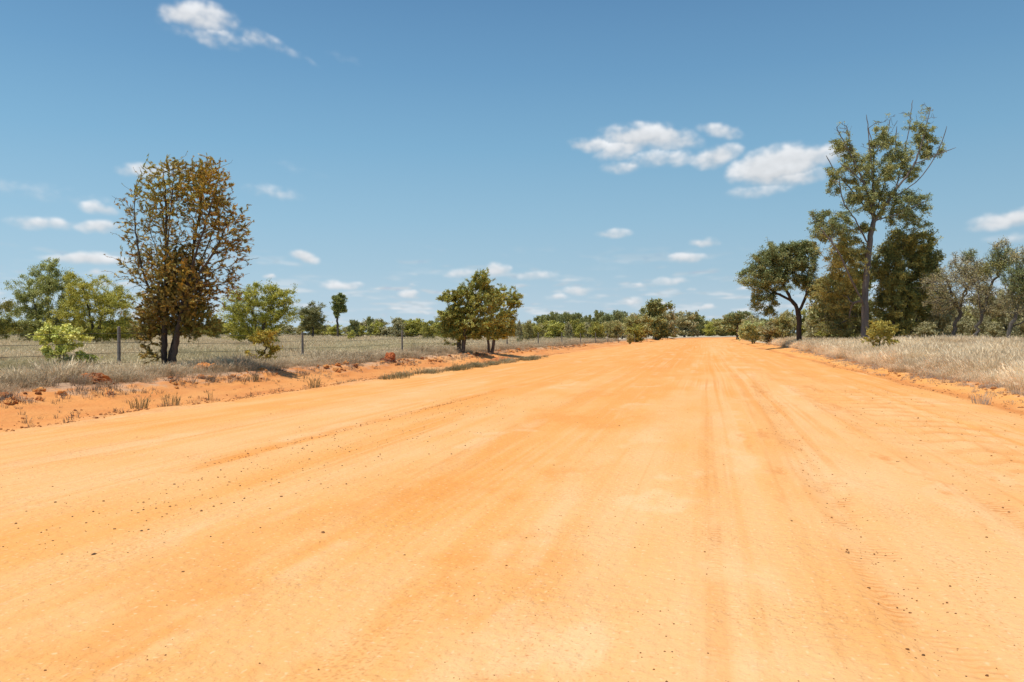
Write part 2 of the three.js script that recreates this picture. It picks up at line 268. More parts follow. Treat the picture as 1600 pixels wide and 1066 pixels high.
sheet('verge', 'strip of red soil beside the road', [
  [-15.4, LEFT, 1.3, 9, 256, 256, .03], [-15.4, LEFT, 9, 30, 768, 1200, .035], [-15.4, LEFT, 30, 460, 256, 1024, 0], [-15.4, LEFT, -60, 1.3, 64, 128, 0],
  [RIGHT, 9.2, 1.3, 9, 256, 256, .03], [RIGHT, 9.2, 9, 35, 512, 1024, .035], [RIGHT, 9.2, 35, 460, 128, 1024, 0], [RIGHT, 9.2, -60, 1.3, 64, 128, 0],
]);
sheet('ground', 'flat dry paddock soil on both sides of the road', [
  [-130, -15.4, -60, 160, 512, 768, 0], [-130, -15.4, 160, 6000, 64, 256, 0], [-5000, -130, -60, 6000, 64, 128, 0],
  [9.2, 130, -60, 160, 512, 768, 0], [9.2, 130, 160, 6000, 64, 256, 0], [130, 5000, -60, 6000, 64, 128, 0], [-15.4, 9.2, 460, 6000, 64, 64, 0],
]);

/* ------------------------------------------------------------------ materials */
const leafMat = new THREE.MeshPhysicalMaterial({ color: new THREE.Color(2.2, 2.1, 1.55), vertexColors: true, roughness: .65, transmission: .24, thickness: 0, side: THREE.DoubleSide, specularIntensity: .7 }); leafMat.name = 'leaf';
const barkMat = new THREE.MeshStandardMaterial({ vertexColors: true, roughness: .95 }); barkMat.name = 'bark';
const grassMat = new THREE.MeshPhysicalMaterial({ vertexColors: true, roughness: .8, transmission: .4, thickness: 0, side: THREE.DoubleSide, specularIntensity: .6 }); grassMat.name = 'dry_grass';
const earthMat = new THREE.MeshStandardMaterial({ vertexColors: true, roughness: .98, bumpMap: sandBump, bumpScale: .01 }); earthMat.name = 'earth';

/* ------------------------------------------------------------------ trees: twigs reach for points in the crown, limbs thicken by what they carry */
const V = (x, y, z) => new THREE.Vector3(x, y, z);
function grow(o) {
  // o: seed, trunks [[ [x,y,z], ... ]], blobs [{c, r, n, ...}], base, tip
  const r = rng(o.seed), P = [], par = [], len = [], dir = [], seg = o.seg ?? .25, isTip = [];
  const add = (p, parent) => { const i = P.length; P.push(p); par.push(parent); if (parent < 0) { len.push(0); dir.push(V(0, 1, 0)); } else { len.push(len[parent] + p.distanceTo(P[parent])); dir.push(p.clone().sub(P[parent]).normalize()); } return i; };
  for (const t of o.trunks) {
    const pts = t.map((p) => V(...p)), curve = new THREE.CatmullRomCurve3(pts), n = Math.max(2, Math.round(curve.getLength() / seg));
    let parent = -1;
    if (P.length && t.fork) { let best = 1e9; P.forEach((q, i) => { const d = q.distanceTo(pts[0]); if (d < best) { best = d; parent = i; } }); }
    for (let k = parent < 0 ? 0 : 1; k <= n; k++) { const p = curve.getPoint(k / n); if (k > 0) { const w = (o.wander ?? .05) * Math.min(1, k / 3); p.x += r.gauss() * w; p.z += r.gauss() * w; p.y += r.gauss() * w * .3; } parent = add(p, parent); }
  }
  const limbs = P.length, targets = [];
  for (const b of o.blobs) {
    const clump = b.clump ?? o.clump ?? 6, mid = [];
    for (let k = 0; k < Math.max(3, b.n / clump); k++) { const u = V(r.gauss(), r.gauss(), r.gauss()).normalize(), q = Math.pow(r(), .4) * r.range(.9, 1.12); mid.push([u.x * q, u.y * q, u.z * q, r.range(.12, .36)]); }
    for (let k = 0; k < b.n; k++) {
      const m = mid[(r() * mid.length) | 0], loose = r() < .3, g = loose ? .55 : m[3];
      let x = m[0] + r.gauss() * g, y = m[1] + r.gauss() * g * .9, z = m[2] + r.gauss() * g;
      const u = V(x, y, z).normalize();
      targets.push({ p: V(b.c[0] + x * b.r[0], b.c[1] + y * b.r[1], b.c[2] + z * b.r[2]), u, b, loose });
    }
  }
  for (const t of targets) { let d = 1e9; for (let i = 0; i < P.length; i += 2) d = Math.min(d, P[i].distanceToSquared(t.p)); t.d = Math.sqrt(d) * r.range(.75, 1.25); }
  targets.sort((a, b) => a.d - b.d);
  const twigs = [], path = o.path ?? .22, low = o.low ?? .12;
  for (const t of targets) {
    let best = 1e9, at0 = 0; const p = t.p;
    for (let i = 0; i < P.length; i++) {
      const q = P[i], dx = p.x - q.x, dy = p.y - q.y, dz = p.z - q.z, d = Math.sqrt(dx * dx + dy * dy + dz * dz);
      if (d > best) continue;
      if (len[i] < (o.clear ?? 0)) continue;
      const cs = d > 1e-4 ? (dx * dir[i].x + dy * dir[i].y + dz * dir[i].z) / d : 1, cost = d * (1.45 - .45 * cs) + path * len[i] + (dy < 0 ? -dy * low : 0);
      if (cost < best) { best = cost; at0 = i; }
    }
    const p0 = P[at0], D = p0.distanceTo(p); if (D < .02) continue;
    const end = t.u.clone().multiplyScalar(t.b.out ?? .6).add(V(0, t.b.up ?? .5, 0)).add(V(r.gauss() * .3, r.gauss() * .3, r.gauss() * .3)).add(V(...(o.wind ?? [0, 0, 0]))).normalize();
    const p1 = p0.clone().addScaledVector(dir[at0], D * .3).addScaledVector(V(0, 1, 0), D * .06), p2 = p.clone().addScaledVector(end, -D * .35);
    const n = Math.max(2, Math.ceil(D / seg)), ids = []; let parent = at0;
    for (let k = 1; k <= n; k++) { const f = k / n, g = 1 - f; const q = V(0, 0, 0).addScaledVector(p0, g * g * g).addScaledVector(p1, 3 * g * g * f).addScaledVector(p2, 3 * g * f * f).addScaledVector(p, f * f * f); const w = (o.crook ?? .03) * Math.min(1, D); q.x += r.gauss() * w; q.y += r.gauss() * w; q.z += r.gauss() * w; parent = add(q, parent); ids.push(parent); }
    twigs.push({ ids, t, at0 });
  }
  // thickness
  const e = o.power ?? 2.35, acc = new Float64Array(P.length), tip = o.tip ?? .006, rad = new Float64Array(P.length), kids = P.map(() => 0);
  for (let i = P.length - 1; i >= 0; i--) { if (!acc[i]) acc[i] = Math.pow(tip, e); rad[i] = Math.pow(acc[i], 1 / e); if (par[i] >= 0) { acc[par[i]] += acc[i] * (kids[par[i]] ? 1 : 1.0); kids[par[i]]++; } }
  const rb = Math.max(...rad), k = 1;
  for (let i = 0; i < P.length; i++) { rad[i] = tip + (o.base - tip) * Math.pow(Math.max(0, rad[i] - tip) / (rb - tip), o.taper ?? 1.3); if (len[i] < .5 && P[i].y < .6) rad[i] *= 1 + .5 * (1 - len[i] / .5) ** 2 * (o.flare ?? 1); }
  if (o.limb) for (let i = 0; i < limbs; i++) rad[i] = Math.max(rad[i], o.limb * clamp(1.25 - .75 * len[i] / Math.max(...len.slice(0, limbs)), .3, 1));
  // wood
  const main = new Int32Array(P.length).fill(-1);
  for (let i = 0; i < P.length; i++) if (par[i] >= 0 && (main[par[i]] < 0 || rad[i] > rad[main[par[i]]])) main[par[i]] = i;
  const pos = [], nor = [], col = [], idx = [], bark = o.bark ?? [[.055, .042, .033], [.12, .1, .085]], up = V(0, 0, 1), s1 = V(0, 0, 0), s2 = V(0, 0, 0), tan = V(0, 0, 0);
  for (let i = 0; i < P.length; i++) {
    if (par[i] >= 0 && main[par[i]] === i) continue;
    const chain = par[i] >= 0 ? [par[i]] : []; let j = i; while (j >= 0) { chain.push(j); j = main[j]; }
    if (chain.length < 2) continue;
    const r0 = rad[i], sides = r0 > .07 ? 9 : r0 > .03 ? 6 : r0 > .014 ? 4 : 3, tint = r();
    const first = pos.length / 3;
    for (let q = 0; q < chain.length; q++) {
      const c = P[chain[q]], a = P[chain[Math.max(0, q - 1)]], b = P[chain[Math.min(chain.length - 1, q + 1)]];
      tan.copy(b).sub(a).normalize(); if (!q) s1.copy(Math.abs(tan.z) > .9 ? V(1, 0, 0) : up); s1.addScaledVector(tan, -s1.dot(tan)).normalize(); s2.crossVectors(tan, s1);
      const rr = q === 0 && par[i] >= 0 ? r0 * 1.15 : rad[chain[q]] * (q === chain.length - 1 ? .5 : 1);
      for (let h = 0; h < sides; h++) {
        const an = h / sides * 6.2832, ca = Math.cos(an), sa = Math.sin(an), rough = sides > 5 ? 1 + .12 * noise(h * 2.3 + i, c.y * 3.1) : 1, nx = s1.x * ca + s2.x * sa, ny = s1.y * ca + s2.y * sa, nz = s1.z * ca + s2.z * sa;
        pos.push(c.x + nx * rr * rough, c.y + ny * rr * rough, c.z + nz * rr * rough); nor.push(nx, ny, nz);
        const m = clamp(.5 + .6 * noise(h * 1.7 + i * .3, c.y * 4.3) + .35 * (tint - .5) - (rr < .015 ? .1 : 0), 0, 1); for (let z = 0; z < 3; z++) col.push(lerp(bark[0][z], bark[1][z], m));
      }
    }
    for (let q = 0; q < chain.length - 1; q++) for (let h = 0; h < sides; h++) { const a = first + q * sides + h, b = first + q * sides + (h + 1) % sides; idx.push(a, b, a + sides, b, b + sides, a + sides); }
  }
  const wood = new THREE.BufferGeometry(); wood.setAttribute('position', new THREE.Float32BufferAttribute(pos, 3)); wood.setAttribute('normal', new THREE.Float32BufferAttribute(nor, 3)); wood.setAttribute('color', new THREE.Float32BufferAttribute(col, 3)); wood.setIndex(idx);
  // leaves
  const lp = [], lc = [], li = [], A = V(0, 0, 0), B = V(0, 0, 0), C = V(0, 0, 0), N = V(0, 0, 0);
  for (const { ids, t } of twigs) {
    const b = t.b, many = Math.round((b.leaves ?? o.leaves ?? 14) * r.range(.5, 1.5) * (t.loose ? .6 : 1)), size = b.size ?? o.size ?? .1, wide = b.wide ?? o.wide ?? .38, spread = b.spread ?? o.spread ?? .12, pal = b.colors ?? o.colors, reach = Math.max(1, Math.round((b.reach ?? o.reach ?? .5) / seg));
    if (b.bare && r() < b.bare) continue;
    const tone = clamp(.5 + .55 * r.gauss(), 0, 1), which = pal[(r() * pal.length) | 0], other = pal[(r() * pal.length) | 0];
    for (let q = 0; q < many; q++) {
      const k2 = ids.length - 1 - ((r() * Math.min(reach, ids.length)) | 0), id = ids[k2], prev = par[id], f = r();
      const d = dir[id], hang = b.hang ?? o.hang ?? 0;
      C.copy(P[prev]).lerp(P[id], f); C.x += r.gauss() * spread; C.y += r.gauss() * spread * .8 - hang * spread; C.z += r.gauss() * spread;
      A.set(r.gauss(), r.gauss() - hang * 1.3, r.gauss()).addScaledVector(d, b.along ?? o.along ?? .6).normalize();
      N.set(r.gauss(), r.gauss() + (hang ? 0 : .7), r.gauss()); N.addScaledVector(A, -N.dot(A)).normalize(); B.crossVectors(N, A);
      const sz = size * r.range(.6, 1.35), w = sz * wide * .5, i0 = lp.length / 3;
      lp.push(C.x - A.x * sz * .5, C.y - A.y * sz * .5, C.z - A.z * sz * .5, C.x + B.x * w + N.x * w * .3, C.y + B.y * w + N.y * w * .3, C.z + B.z * w + N.z * w * .3, C.x + A.x * sz * .5, C.y + A.y * sz * .5, C.z + A.z * sz * .5, C.x - B.x * w + N.x * w * .3, C.y - B.y * w + N.y * w * .3, C.z - B.z * w + N.z * w * .3);
      const m = tone * .6 + r() * .4, v = r.range(.72, 1.25);
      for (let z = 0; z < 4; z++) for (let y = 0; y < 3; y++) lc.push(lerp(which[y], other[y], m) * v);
      li.push(i0, i0 + 1, i0 + 2, i0, i0 + 2, i0 + 3);
    }
  }
  const crown = new THREE.BufferGeometry(); crown.setAttribute('position', new THREE.Float32BufferAttribute(lp, 3)); crown.setAttribute('color', new THREE.Float32BufferAttribute(lc, 3)); crown.setIndex(li);
  return { wood, crown };
}
function plantTree(name, o, pos, label, category = 'tree', group) {
  const g = grow(o), t = thing(name, pos), shrub = /bush|shrub|plant/.test(name);
  piece(shrub ? 'stems' : 'trunk', g.wood, barkMat, t);
  if (g.crown.index.count) piece(shrub ? 'foliage' : 'crown', g.crown, leafMat, t);
  return tag(t, label, category, group);
}
/* a tree measured on the photograph: foot pixel column, distance, then points and crown masses in pixels, turned to metres at that distance */
function sized(footX, depth, spec) {
  const f = at(footX, 540, depth), gy = groundY(f.x, f.z), m = depth / FOCAL;
  const pt = ([px, py, dz = 0]) => { const q = at(px, py, depth); return [q.x - f.x, Math.max(-.15, q.y - gy), dz]; };
  const trunks = spec.trunks.map((t) => { const a = t.pts.map(pt); if (!t.fork) a[0][1] = -.15; a.fork = t.fork; return a; });
  const blobs = spec.blobs.map(([px, py, rx, ry, n, x = {}]) => { const c = pt([px, py, x.dz ?? 0]); return { c, r: [rx * m, ry * m, (x.rz ?? Math.min(rx, 1.3 * ry)) * m], ...x, n: Math.round(n * (spec.dense ?? 1)) }; });
  return [{ ...spec, trunks, blobs }, [f.x, gy, f.z]];
}
const T = (...pts) => ({ pts }), F = (...pts) => ({ pts, fork: true });
const GREYER = [[.25, .215, .155], [.32, .28, .21], [.18, .165, .11], [.2, .19, .1]];
const OLIVE = [[.14, .145, .035], [.2, .18, .045], [.1, .11, .03], [.17, .15, .05]], GUM = [[.1, .125, .06], [.15, .165, .085], [.2, .2, .1], [.08, .1, .045]], GREY = [[.2, .19, .125], [.26, .24, .17], [.16, .155, .095]], DARK = [[.06, .075, .03], [.085, .1, .038], [.12, .125, .045]];
const AUTUMN = [[.25, .165, .04], [.3, .21, .045], [.15, .14, .035], [.19, .16, .04], [.11, .1, .035], [.2, .11, .035]];
const LIME = [[.36, .36, .13], [.3, .31, .1], [.42, .4, .18], [.24, .27, .08]];

// tall half-bare tree by the fence
plantTree('tree', ...sized(260, 24, {
  seed: 11, clump: 5, base: .085, tip: .0045, taper: 1.15, seg: .16, dense: 2.4, size: .1, wide: .24, leaves: 14, spread: .035, reach: 1.0, along: 1.6, colors: AUTUMN, crook: .014, wander: .022, path: .06, low: .6, clear: .9, power: 2.1, bark: [[.03, .023, .019], [.12, .09, .07]],
  trunks: [T([257, 580], [259, 520, .1], [263, 440, .2], [264, 350, .2], [258, 262, .1]), T([263, 580, .1], [273, 515, -.15], [288, 430, -.3], [300, 350, -.4], [312, 262, -.4]), T([254, 580, -.05], [251, 520, -.3], [243, 460, -.5], [226, 380, -.7], [200, 318, -.8]), T([267, 580, 0], [282, 520, .2], [300, 450, .4], [322, 380, .5], [350, 300, .6]),
    F([284, 515, .2], [310, 460, .5], [345, 400, .7], [385, 370, .8]), F([262, 470, .2], [272, 400, .5], [280, 330, .6], [285, 260, .6]), F([275, 500, -.15], [296, 420, -.6], [325, 330, -.9], [335, 262, -1]), F([250, 500, -.2], [232, 430, .3], [222, 350, .5], [226, 300, .6]), F([300, 450, .4], [335, 400, .2], [365, 335, .1]), F([246, 480, -.5], [215, 425, -.6], [190, 402, -.7]), F([262, 480, .2], [250, 390, -.4], [240, 310, -.5], [238, 268, -.5])],
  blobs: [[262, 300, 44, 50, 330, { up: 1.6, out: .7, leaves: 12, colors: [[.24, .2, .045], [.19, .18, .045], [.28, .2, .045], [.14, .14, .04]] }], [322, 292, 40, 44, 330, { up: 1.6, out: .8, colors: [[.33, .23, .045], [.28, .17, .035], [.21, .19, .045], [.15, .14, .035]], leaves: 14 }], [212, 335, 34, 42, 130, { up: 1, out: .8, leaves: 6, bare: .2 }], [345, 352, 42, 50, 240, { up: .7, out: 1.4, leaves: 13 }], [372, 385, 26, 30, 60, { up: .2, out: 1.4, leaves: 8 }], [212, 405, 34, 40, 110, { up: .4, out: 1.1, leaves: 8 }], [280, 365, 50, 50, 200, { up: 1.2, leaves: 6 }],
    [272, 425, 58, 46, 430, { up: .1, out: 1, leaves: 18, bare: .3 }], [296, 455, 54, 46, 400, { up: -.5, out: .8, leaves: 20, bare: .35, colors: [[.19, .13, .04], [.12, .1, .035], [.17, .15, .04], [.32, .23, .05], [.1, .07, .03]] }], [264, 476, 50, 40, 260, { up: -.8, out: .7, leaves: 20, bare: .35, colors: [[.16, .105, .035], [.11, .09, .03], [.22, .16, .04]] }], [238, 495, 26, 36, 220, { up: -.6, out: .6, leaves: 22 }], [283, 470, 40, 46, 260, { up: -.2, leaves: 22, colors: [[.13, .1, .035], [.1, .085, .03], [.2, .16, .045], [.08, .07, .03]] }], [278, 420, 30, 46, 240, { up: .5, leaves: 16, colors: [[.14, .11, .035], [.1, .085, .03], [.2, .16, .045]] }], [300, 262, 56, 16, 50, { up: 2, out: .4, leaves: 10 }], [228, 515, 20, 26, 60, { up: -.6, leaves: 18, bare: .2, colors: [[.12, .1, .035], [.2, .15, .045]] }], [288, 500, 46, 24, 110, { up: -.5, leaves: 20, colors: [[.12, .1, .035], [.09, .08, .03], [.17, .15, .045]] }], [315, 500, 32, 30, 170, { up: -.5, out: .7, leaves: 14, colors: OLIVE }], [355, 440, 28, 42, 110, { up: .1, out: 1.2, leaves: 8, bare: .2 }], [236, 552, 26, 18, 40, { up: .3, out: 1.1, leaves: 10 }]],  // darker leaf colours in the core and underside paint in the crown's self-shade
}), 'tall half-bare rusty olive tree by the fence, tallest on the left of the road');

// pale small shrub and yellow shrub near the fence
plantTree('shrub', ...sized(98, 23.5, { seed: 21, base: .03, tip: .005, seg: .12, size: .12, wide: .5, leaves: 13, spread: .09, reach: .25, colors: LIME, crook: .02, clear: .1, bark: [[.06, .05, .04], [.12, .1, .085]],
  trunks: [T([98, 580], [94, 555], [90, 530]), T([99, 580, .05], [106, 558, .2], [112, 535, .2])], blobs: [[85, 522, 32, 15, 150, {}], [112, 526, 20, 18, 70, {}], [132, 558, 15, 10, 50, { up: .2 }], [75, 548, 20, 10, 40, {}], [110, 568, 30, 11, 70, { leaves: 10, colors: GREY }], [100, 545, 26, 14, 50, {}]] }), 'pale lime green open shrub in dry grass left of the nearest fence post', 'shrub');
plantTree('shrub', ...sized(413, 27.5, { seed: 22, base: .03, tip: .005, seg: .12, size: .1, wide: .36, leaves: 14, spread: .07, reach: .3, colors: [[.26, .22, .04], [.33, .25, .05], [.18, .16, .035]], crook: .02, clear: .1,
  trunks: [T([413, 570], [414, 550], [411, 532]), T([412, 570, .05], [405, 555, .1], [400, 540, .1])], blobs: [[412, 527, 26, 13, 160, {}], [420, 546, 19, 14, 80, {}], [396, 555, 14, 10, 40, {}], [412, 562, 22, 7, 40, { leaves: 10 }]] }), 'small golden yellow shrub between the tall rusty tree and the next fence post', 'shrub');

// trees behind the fence on the left
const WIDE = { dense: 2.2, tip: .007, seg: .3, size: .13, wide: .38, leaves: 46, spread: .2, reach: 1.2, along: .9, crook: .05, clear: .35 };
plantTree('tree', ...sized(72, 62, { ...WIDE, seed: 31, base: .13, colors: [[.19, .205, .085], [.25, .255, .115], [.15, .165, .06]], trunks: [T([72, 535], [74, 490], [76, 440]), T([70, 535], [58, 495], [48, 455]), T([75, 535], [92, 490], [98, 450])],
  blobs: [[78, 435, 36, 26, 100, {}], [50, 455, 30, 28, 90, {}], [92, 465, 36, 30, 100, {}], [45, 492, 36, 26, 100, {}], [75, 505, 44, 20, 90, {}], [70, 522, 48, 13, 70, { up: .1 }], [80, 415, 14, 12, 20, {}]] }), 'grey green bushy tree behind the fence, leftmost whole tree in the paddock');
plantTree('tree', ...sized(146, 60, { ...WIDE, seed: 32, base: .12, colors: [[.24, .23, .05], [.3, .27, .06], [.18, .185, .042]], trunks: [T([146, 537], [140, 490], [128, 445]), T([148, 537], [158, 495], [170, 460])],
  blobs: [[142, 458, 46, 28, 140, { out: 1 }], [184, 478, 38, 26, 110, { out: 1.2, up: .2 }], [130, 490, 42, 30, 110, {}], [170, 508, 40, 22, 90, {}], [105, 437, 12, 18, 20, { up: 1, bare: .4 }], [145, 522, 56, 12, 90, { up: .1 }]] }), 'spreading yellow green tree behind the nearest fence post');
plantTree('tree', ...sized(-8, 58, { ...WIDE, seed: 33, base: .1, colors: OLIVE, trunks: [T([-8, 535], [-8, 500], [-2, 475])], blobs: [[-12, 482, 34, 18, 70, {}], [0, 510, 30, 20, 60, {}]] }), 'olive green tree cut off by the edge of the view, behind the fence');
plantTree('tree', ...sized(402, 58, { ...WIDE, seed: 34, base: .13, leaves: 30, colors: [[.26, .255, .045], [.32, .29, .055], [.19, .2, .04], [.14, .15, .035]], trunks: [T([400, 532], [398, 500], [388, 470]), T([404, 532], [415, 500], [430, 468])],
  blobs: [[405, 468, 46, 24, 150, { out: .9 }], [432, 462, 32, 18, 70, { out: 1.2, up: .2 }], [376, 490, 36, 26, 110, {}], [430, 495, 36, 26, 110, {}], [400, 508, 52, 22, 120, { up: .1 }], [398, 524, 46, 10, 70, { up: .1 }]] }), 'dense yellow green spreading tree in the paddock just behind the small golden shrub');
plantTree('tree', ...sized(488, 110, { ...WIDE, seed: 35, base: .16, size: .22, spread: .3, seg: .4, colors: [[.13, .13, .06], [.17, .165, .085], [.1, .1, .045]], trunks: [T([488, 529], [489, 510], [486, 495])], blobs: [[488, 488, 20, 14, 90, {}], [492, 504, 20, 13, 70, {}], [478, 505, 14, 12, 40, {}]] }), 'dull grey green round tree left of the tall thin gum behind the fence');
plantTree('tree', ...sized(528, 120, { ...WIDE, seed: 36, base: .15, size: .28, spread: .3, seg: .4, clear: 3, colors: [[.13, .15, .055], [.19, .2, .08], [.1, .12, .04]], wander: .08, trunks: [T([528, 528], [527, 505], [529, 480], [531, 468])], blobs: [[531, 468, 10, 8, 50, {}], [527, 478, 9, 9, 40, {}], [535, 482, 8, 6, 24, {}], [526, 490, 6, 5, 14, {}]] }), 'tall thin gum tree with a bare lower trunk standing alone in the far paddock');
// the tree by the windrow in the middle, and the one behind it
plantTree('tree', ...sized(719, 46, { ...WIDE, seed: 41, base: .12, size: .11, leaves: 44, spread: .1, reach: 1, along: 1.4, seg: .22, clear: .5, colors: [[.18, .19, .048], [.27, .26, .07], [.11, .125, .038], [.18, .165, .05]], clump: 5, trunks: [T([717, 549], [717, 525], [716, 500], [712, 470]), T([723, 549, .1], [726, 522, .2], [734, 490, .3], [745, 450, .2])],
  blobs: [[752, 440, 20, 18, 75, { up: .9 }], [715, 462, 26, 18, 85, { up: .2, out: .8 }], [745, 468, 36, 24, 120, { up: 0 }], [706, 492, 18, 20, 70, { up: -.4 }], [735, 500, 32, 20, 110, { up: -.4 }], [706, 512, 22, 14, 70, { up: -.4 }], [740, 518, 24, 12, 60, { up: -.5 }], [750, 487, 46, 34, 130, { up: -.2 }], [745, 522, 34, 9, 70, { up: -.4 }], [712, 525, 20, 9, 40, { up: -.3 }], [700, 500, 24, 26, 80, { up: -.3 }], [715, 536, 18, 7, 16, { leaves: 12 }], [697, 462, 12, 8, 20, { out: 1.2 }]] }), 'bushy olive tree with two trunks at the roadside windrow, middle of the photo');
plantTree('tree', ...sized(766, 51, { ...WIDE, seed: 42, base: .1, size: .11, leaves: 44, spread: .1, reach: 1.1, along: 1.5, seg: .22, clear: .5, clump: 5, colors: [[.2, .205, .058], [.29, .28, .09], [.13, .145, .045]], trunks: [T([764, 541], [764, 520], [770, 485], [775, 460]), T([768, 541], [775, 515], [785, 490])],
  blobs: [[780, 462, 26, 18, 90, { up: -.2, out: 1.1 }], [785, 490, 24, 20, 80, { up: -.5, out: 1 }], [765, 510, 30, 16, 90, { up: -.6 }], [795, 500, 16, 16, 40, { up: -.6 }], [806, 470, 16, 16, 60, { up: -.2, out: 1.6 }], [782, 520, 26, 12, 70, { up: -.5 }]] }), 'weeping olive tree just behind the two-trunked tree in the middle');

// right side: the leaning roadside gum, the tall gum, the dense tree, the shrubs and thicket
plantTree('tree', ...sized(1248, 75, { ...WIDE, seed: 51, base: .24, tip: .012, dense: 3, clump: 5, size: .18, leaves: 48, spread: .27, seg: .4, hang: .3, clear: 2.2, low: .3, colors: [[.1, .125, .055], [.14, .16, .08], [.2, .2, .11], [.08, .1, .04]], bark: [[.028, .022, .018], [.075, .06, .05]],
  trunks: [T([1248, 543], [1249, 505], [1246, 485], [1232, 460], [1215, 430]), F([1249, 488, 0], [1258, 455, .6], [1262, 425, .8]), F([1240, 472, 0], [1210, 452, -1], [1190, 440, -1.4])],
  blobs: [[1216, 402, 36, 24, 120, {}], [1254, 402, 24, 20, 70, {}], [1182, 430, 26, 20, 80, {}], [1215, 435, 34, 20, 70, {}], [1262, 438, 18, 22, 50, {}], [1188, 466, 18, 24, 46, { up: -.4, bare: .2 }], [1240, 384, 26, 10, 40, {}], [1205, 480, 10, 16, 16, { up: -.4 }]] }), 'rounded dark gum tree with a black forked trunk at the right road edge');
const TALL = sized(1352, 66, { ...WIDE, seed: 52, base: .3, tip: .012, limb: .055, dense: 2.5, clump: 5, size: .16, leaves: 34, spread: .22, reach: 1.4, seg: .45, hang: .4, clear: 3.5, low: .25, path: .12, colors: [[.15, .165, .075], [.21, .215, .1], [.26, .255, .13], [.1, .115, .05]], bark: [[.075, .06, .055], [.2, .17, .15]],
  trunks: [T([1352, 545], [1352, 490], [1354, 430], [1360, 375], [1366, 340]), F([1366, 342], [1352, 305, .5], [1330, 260, .8], [1310, 225, 1], [1298, 205, 1.2]), F([1366, 342], [1368, 290, -.5], [1372, 240, -.8], [1366, 195, -1]), F([1364, 350], [1390, 305, .5], [1420, 265, .6], [1436, 225, .5], [1450, 170, .4]), F([1425, 258, .6], [1450, 248, 1], [1480, 236, 1.3]), F([1395, 300, .5], [1415, 240, -.3], [1428, 190, -.6], [1434, 152, -.8]), F([1353, 480], [1325, 440, .8], [1300, 395, 1.2], [1270, 358, 1.4]), F([1372, 240, -.8], [1395, 205, -1], [1402, 178, -1.2]), F([1345, 290, .6], [1322, 275, 1.4], [1298, 262, 1.8]), F([1366, 345], [1400, 335, 1], [1430, 320, 1.4]), F([1330, 260, .8], [1325, 225, .4], [1322, 198, .2]), F([1366, 340], [1340, 300, -.6], [1312, 262, -1], [1300, 238, -1.2]), F([1368, 320], [1356, 270, .8], [1348, 225, 1.2], [1344, 186, 1.3]), F([1370, 330], [1392, 275, -.8], [1408, 235, -1.2], [1414, 190, -1.4]), F([1385, 315, .4], [1425, 285, 1], [1448, 250, 1.4], [1464, 205, 1.6]), F([1358, 385], [1328, 345, 1], [1306, 318, 1.4], [1300, 285, 1.6])],
  blobs: [[1314, 232, 16, 22, 44, {}], [1340, 262, 28, 30, 76, {}], [1376, 215, 18, 22, 46, {}], [1376, 265, 26, 32, 80, {}], [1408, 240, 24, 30, 70, {}], [1440, 208, 16, 20, 40, {}], [1424, 268, 18, 16, 34, {}], [1345, 305, 28, 26, 80, {}], [1385, 315, 30, 28, 70, {}], [1418, 328, 38, 30, 130, { colors: GUM }], [1298, 352, 34, 28, 120, { colors: GUM }], [1332, 398, 32, 44, 210, { dz: -1.2, leaves: 40, colors: [[.24, .22, .085], [.3, .27, .12], [.19, .18, .06]] }], [1324, 455, 34, 38, 150, { dz: -2.6, leaves: 38, colors: [[.12, .12, .045], [.18, .165, .06], [.24, .21, .08]] }], [1302, 282, 12, 22, 30, {}], [1452, 232, 16, 22, 36, {}], [1340, 505, 40, 26, 110, { dz: -3, leaves: 36, colors: [[.1, .1, .04], [.16, .14, .055]] }], [1355, 355, 12, 8, 20, {}], [1278, 372, 18, 22, 30, { bare: .5 }], [1448, 185, 14, 26, 30, { bare: .85, up: 1.4 }], [1310, 208, 20, 16, 22, { bare: .9, up: 1.4 }], [1400, 190, 26, 18, 26, { bare: .85, up: 1.4 }], [1352, 235, 26, 22, 24, { bare: .9, up: 1.3 }], [1462, 232, 16, 14, 16, { bare: .9 }]] });
plantTree('tree', ...TALL, 'tallest gum tree with grey trunk and bare top twigs, right of the road');
plantTree('tree', ...sized(1400, 68, { ...WIDE, seed: 53, base: .2, tip: .012, size: .2, leaves: 60, spread: .3, seg: .45, hang: .2, clear: 1.5, clump: 5, colors: [[.1, .11, .04], [.16, .16, .055], [.07, .08, .03], [.3, .26, .095], [.2, .18, .065]], trunks: [T([1398, 545], [1394, 490], [1396, 430]), T([1404, 545], [1415, 490], [1425, 430]), T([1410, 545], [1432, 500], [1445, 460])],  // the yellow tone among the leaves paints in sunlit highlights
  blobs: [[1414, 380, 42, 26, 120, {}], [1444, 405, 24, 32, 90, {}], [1388, 425, 32, 38, 130, {}], [1428, 445, 38, 36, 150, {}], [1392, 480, 34, 28, 110, {}], [1445, 475, 24, 18, 60, {}], [1395, 515, 40, 22, 90, {}]] }), 'dense dark green tree standing against the tallest gum');
plantTree('shrub', ...sized(1376, 42, { ...WIDE, seed: 54, base: .03, tip: .007, dense: 2, size: .12, leaves: 11, spread: .07, seg: .15, reach: .5, clear: .1, low: 0, path: .5, clump: 4, colors: [[.28, .24, .06], [.34, .29, .085], [.2, .18, .05]], bark: [[.09, .07, .05], [.18, .15, .12]], trunks: [T([1376, 553], [1376, 530], [1377, 515]), T([1372, 553], [1364, 530], [1360, 515]), T([1380, 553], [1390, 530], [1394, 512])],
  blobs: [[1376, 512, 26, 12, 110, { up: 1 }], [1362, 528, 14, 14, 40, { up: .8 }], [1390, 528, 14, 16, 50, { up: .8 }], [1376, 538, 18, 10, 40, { leaves: 6 }]] }), 'yellowish twiggy shrub standing in pale grass below the tallest gum', 'shrub');
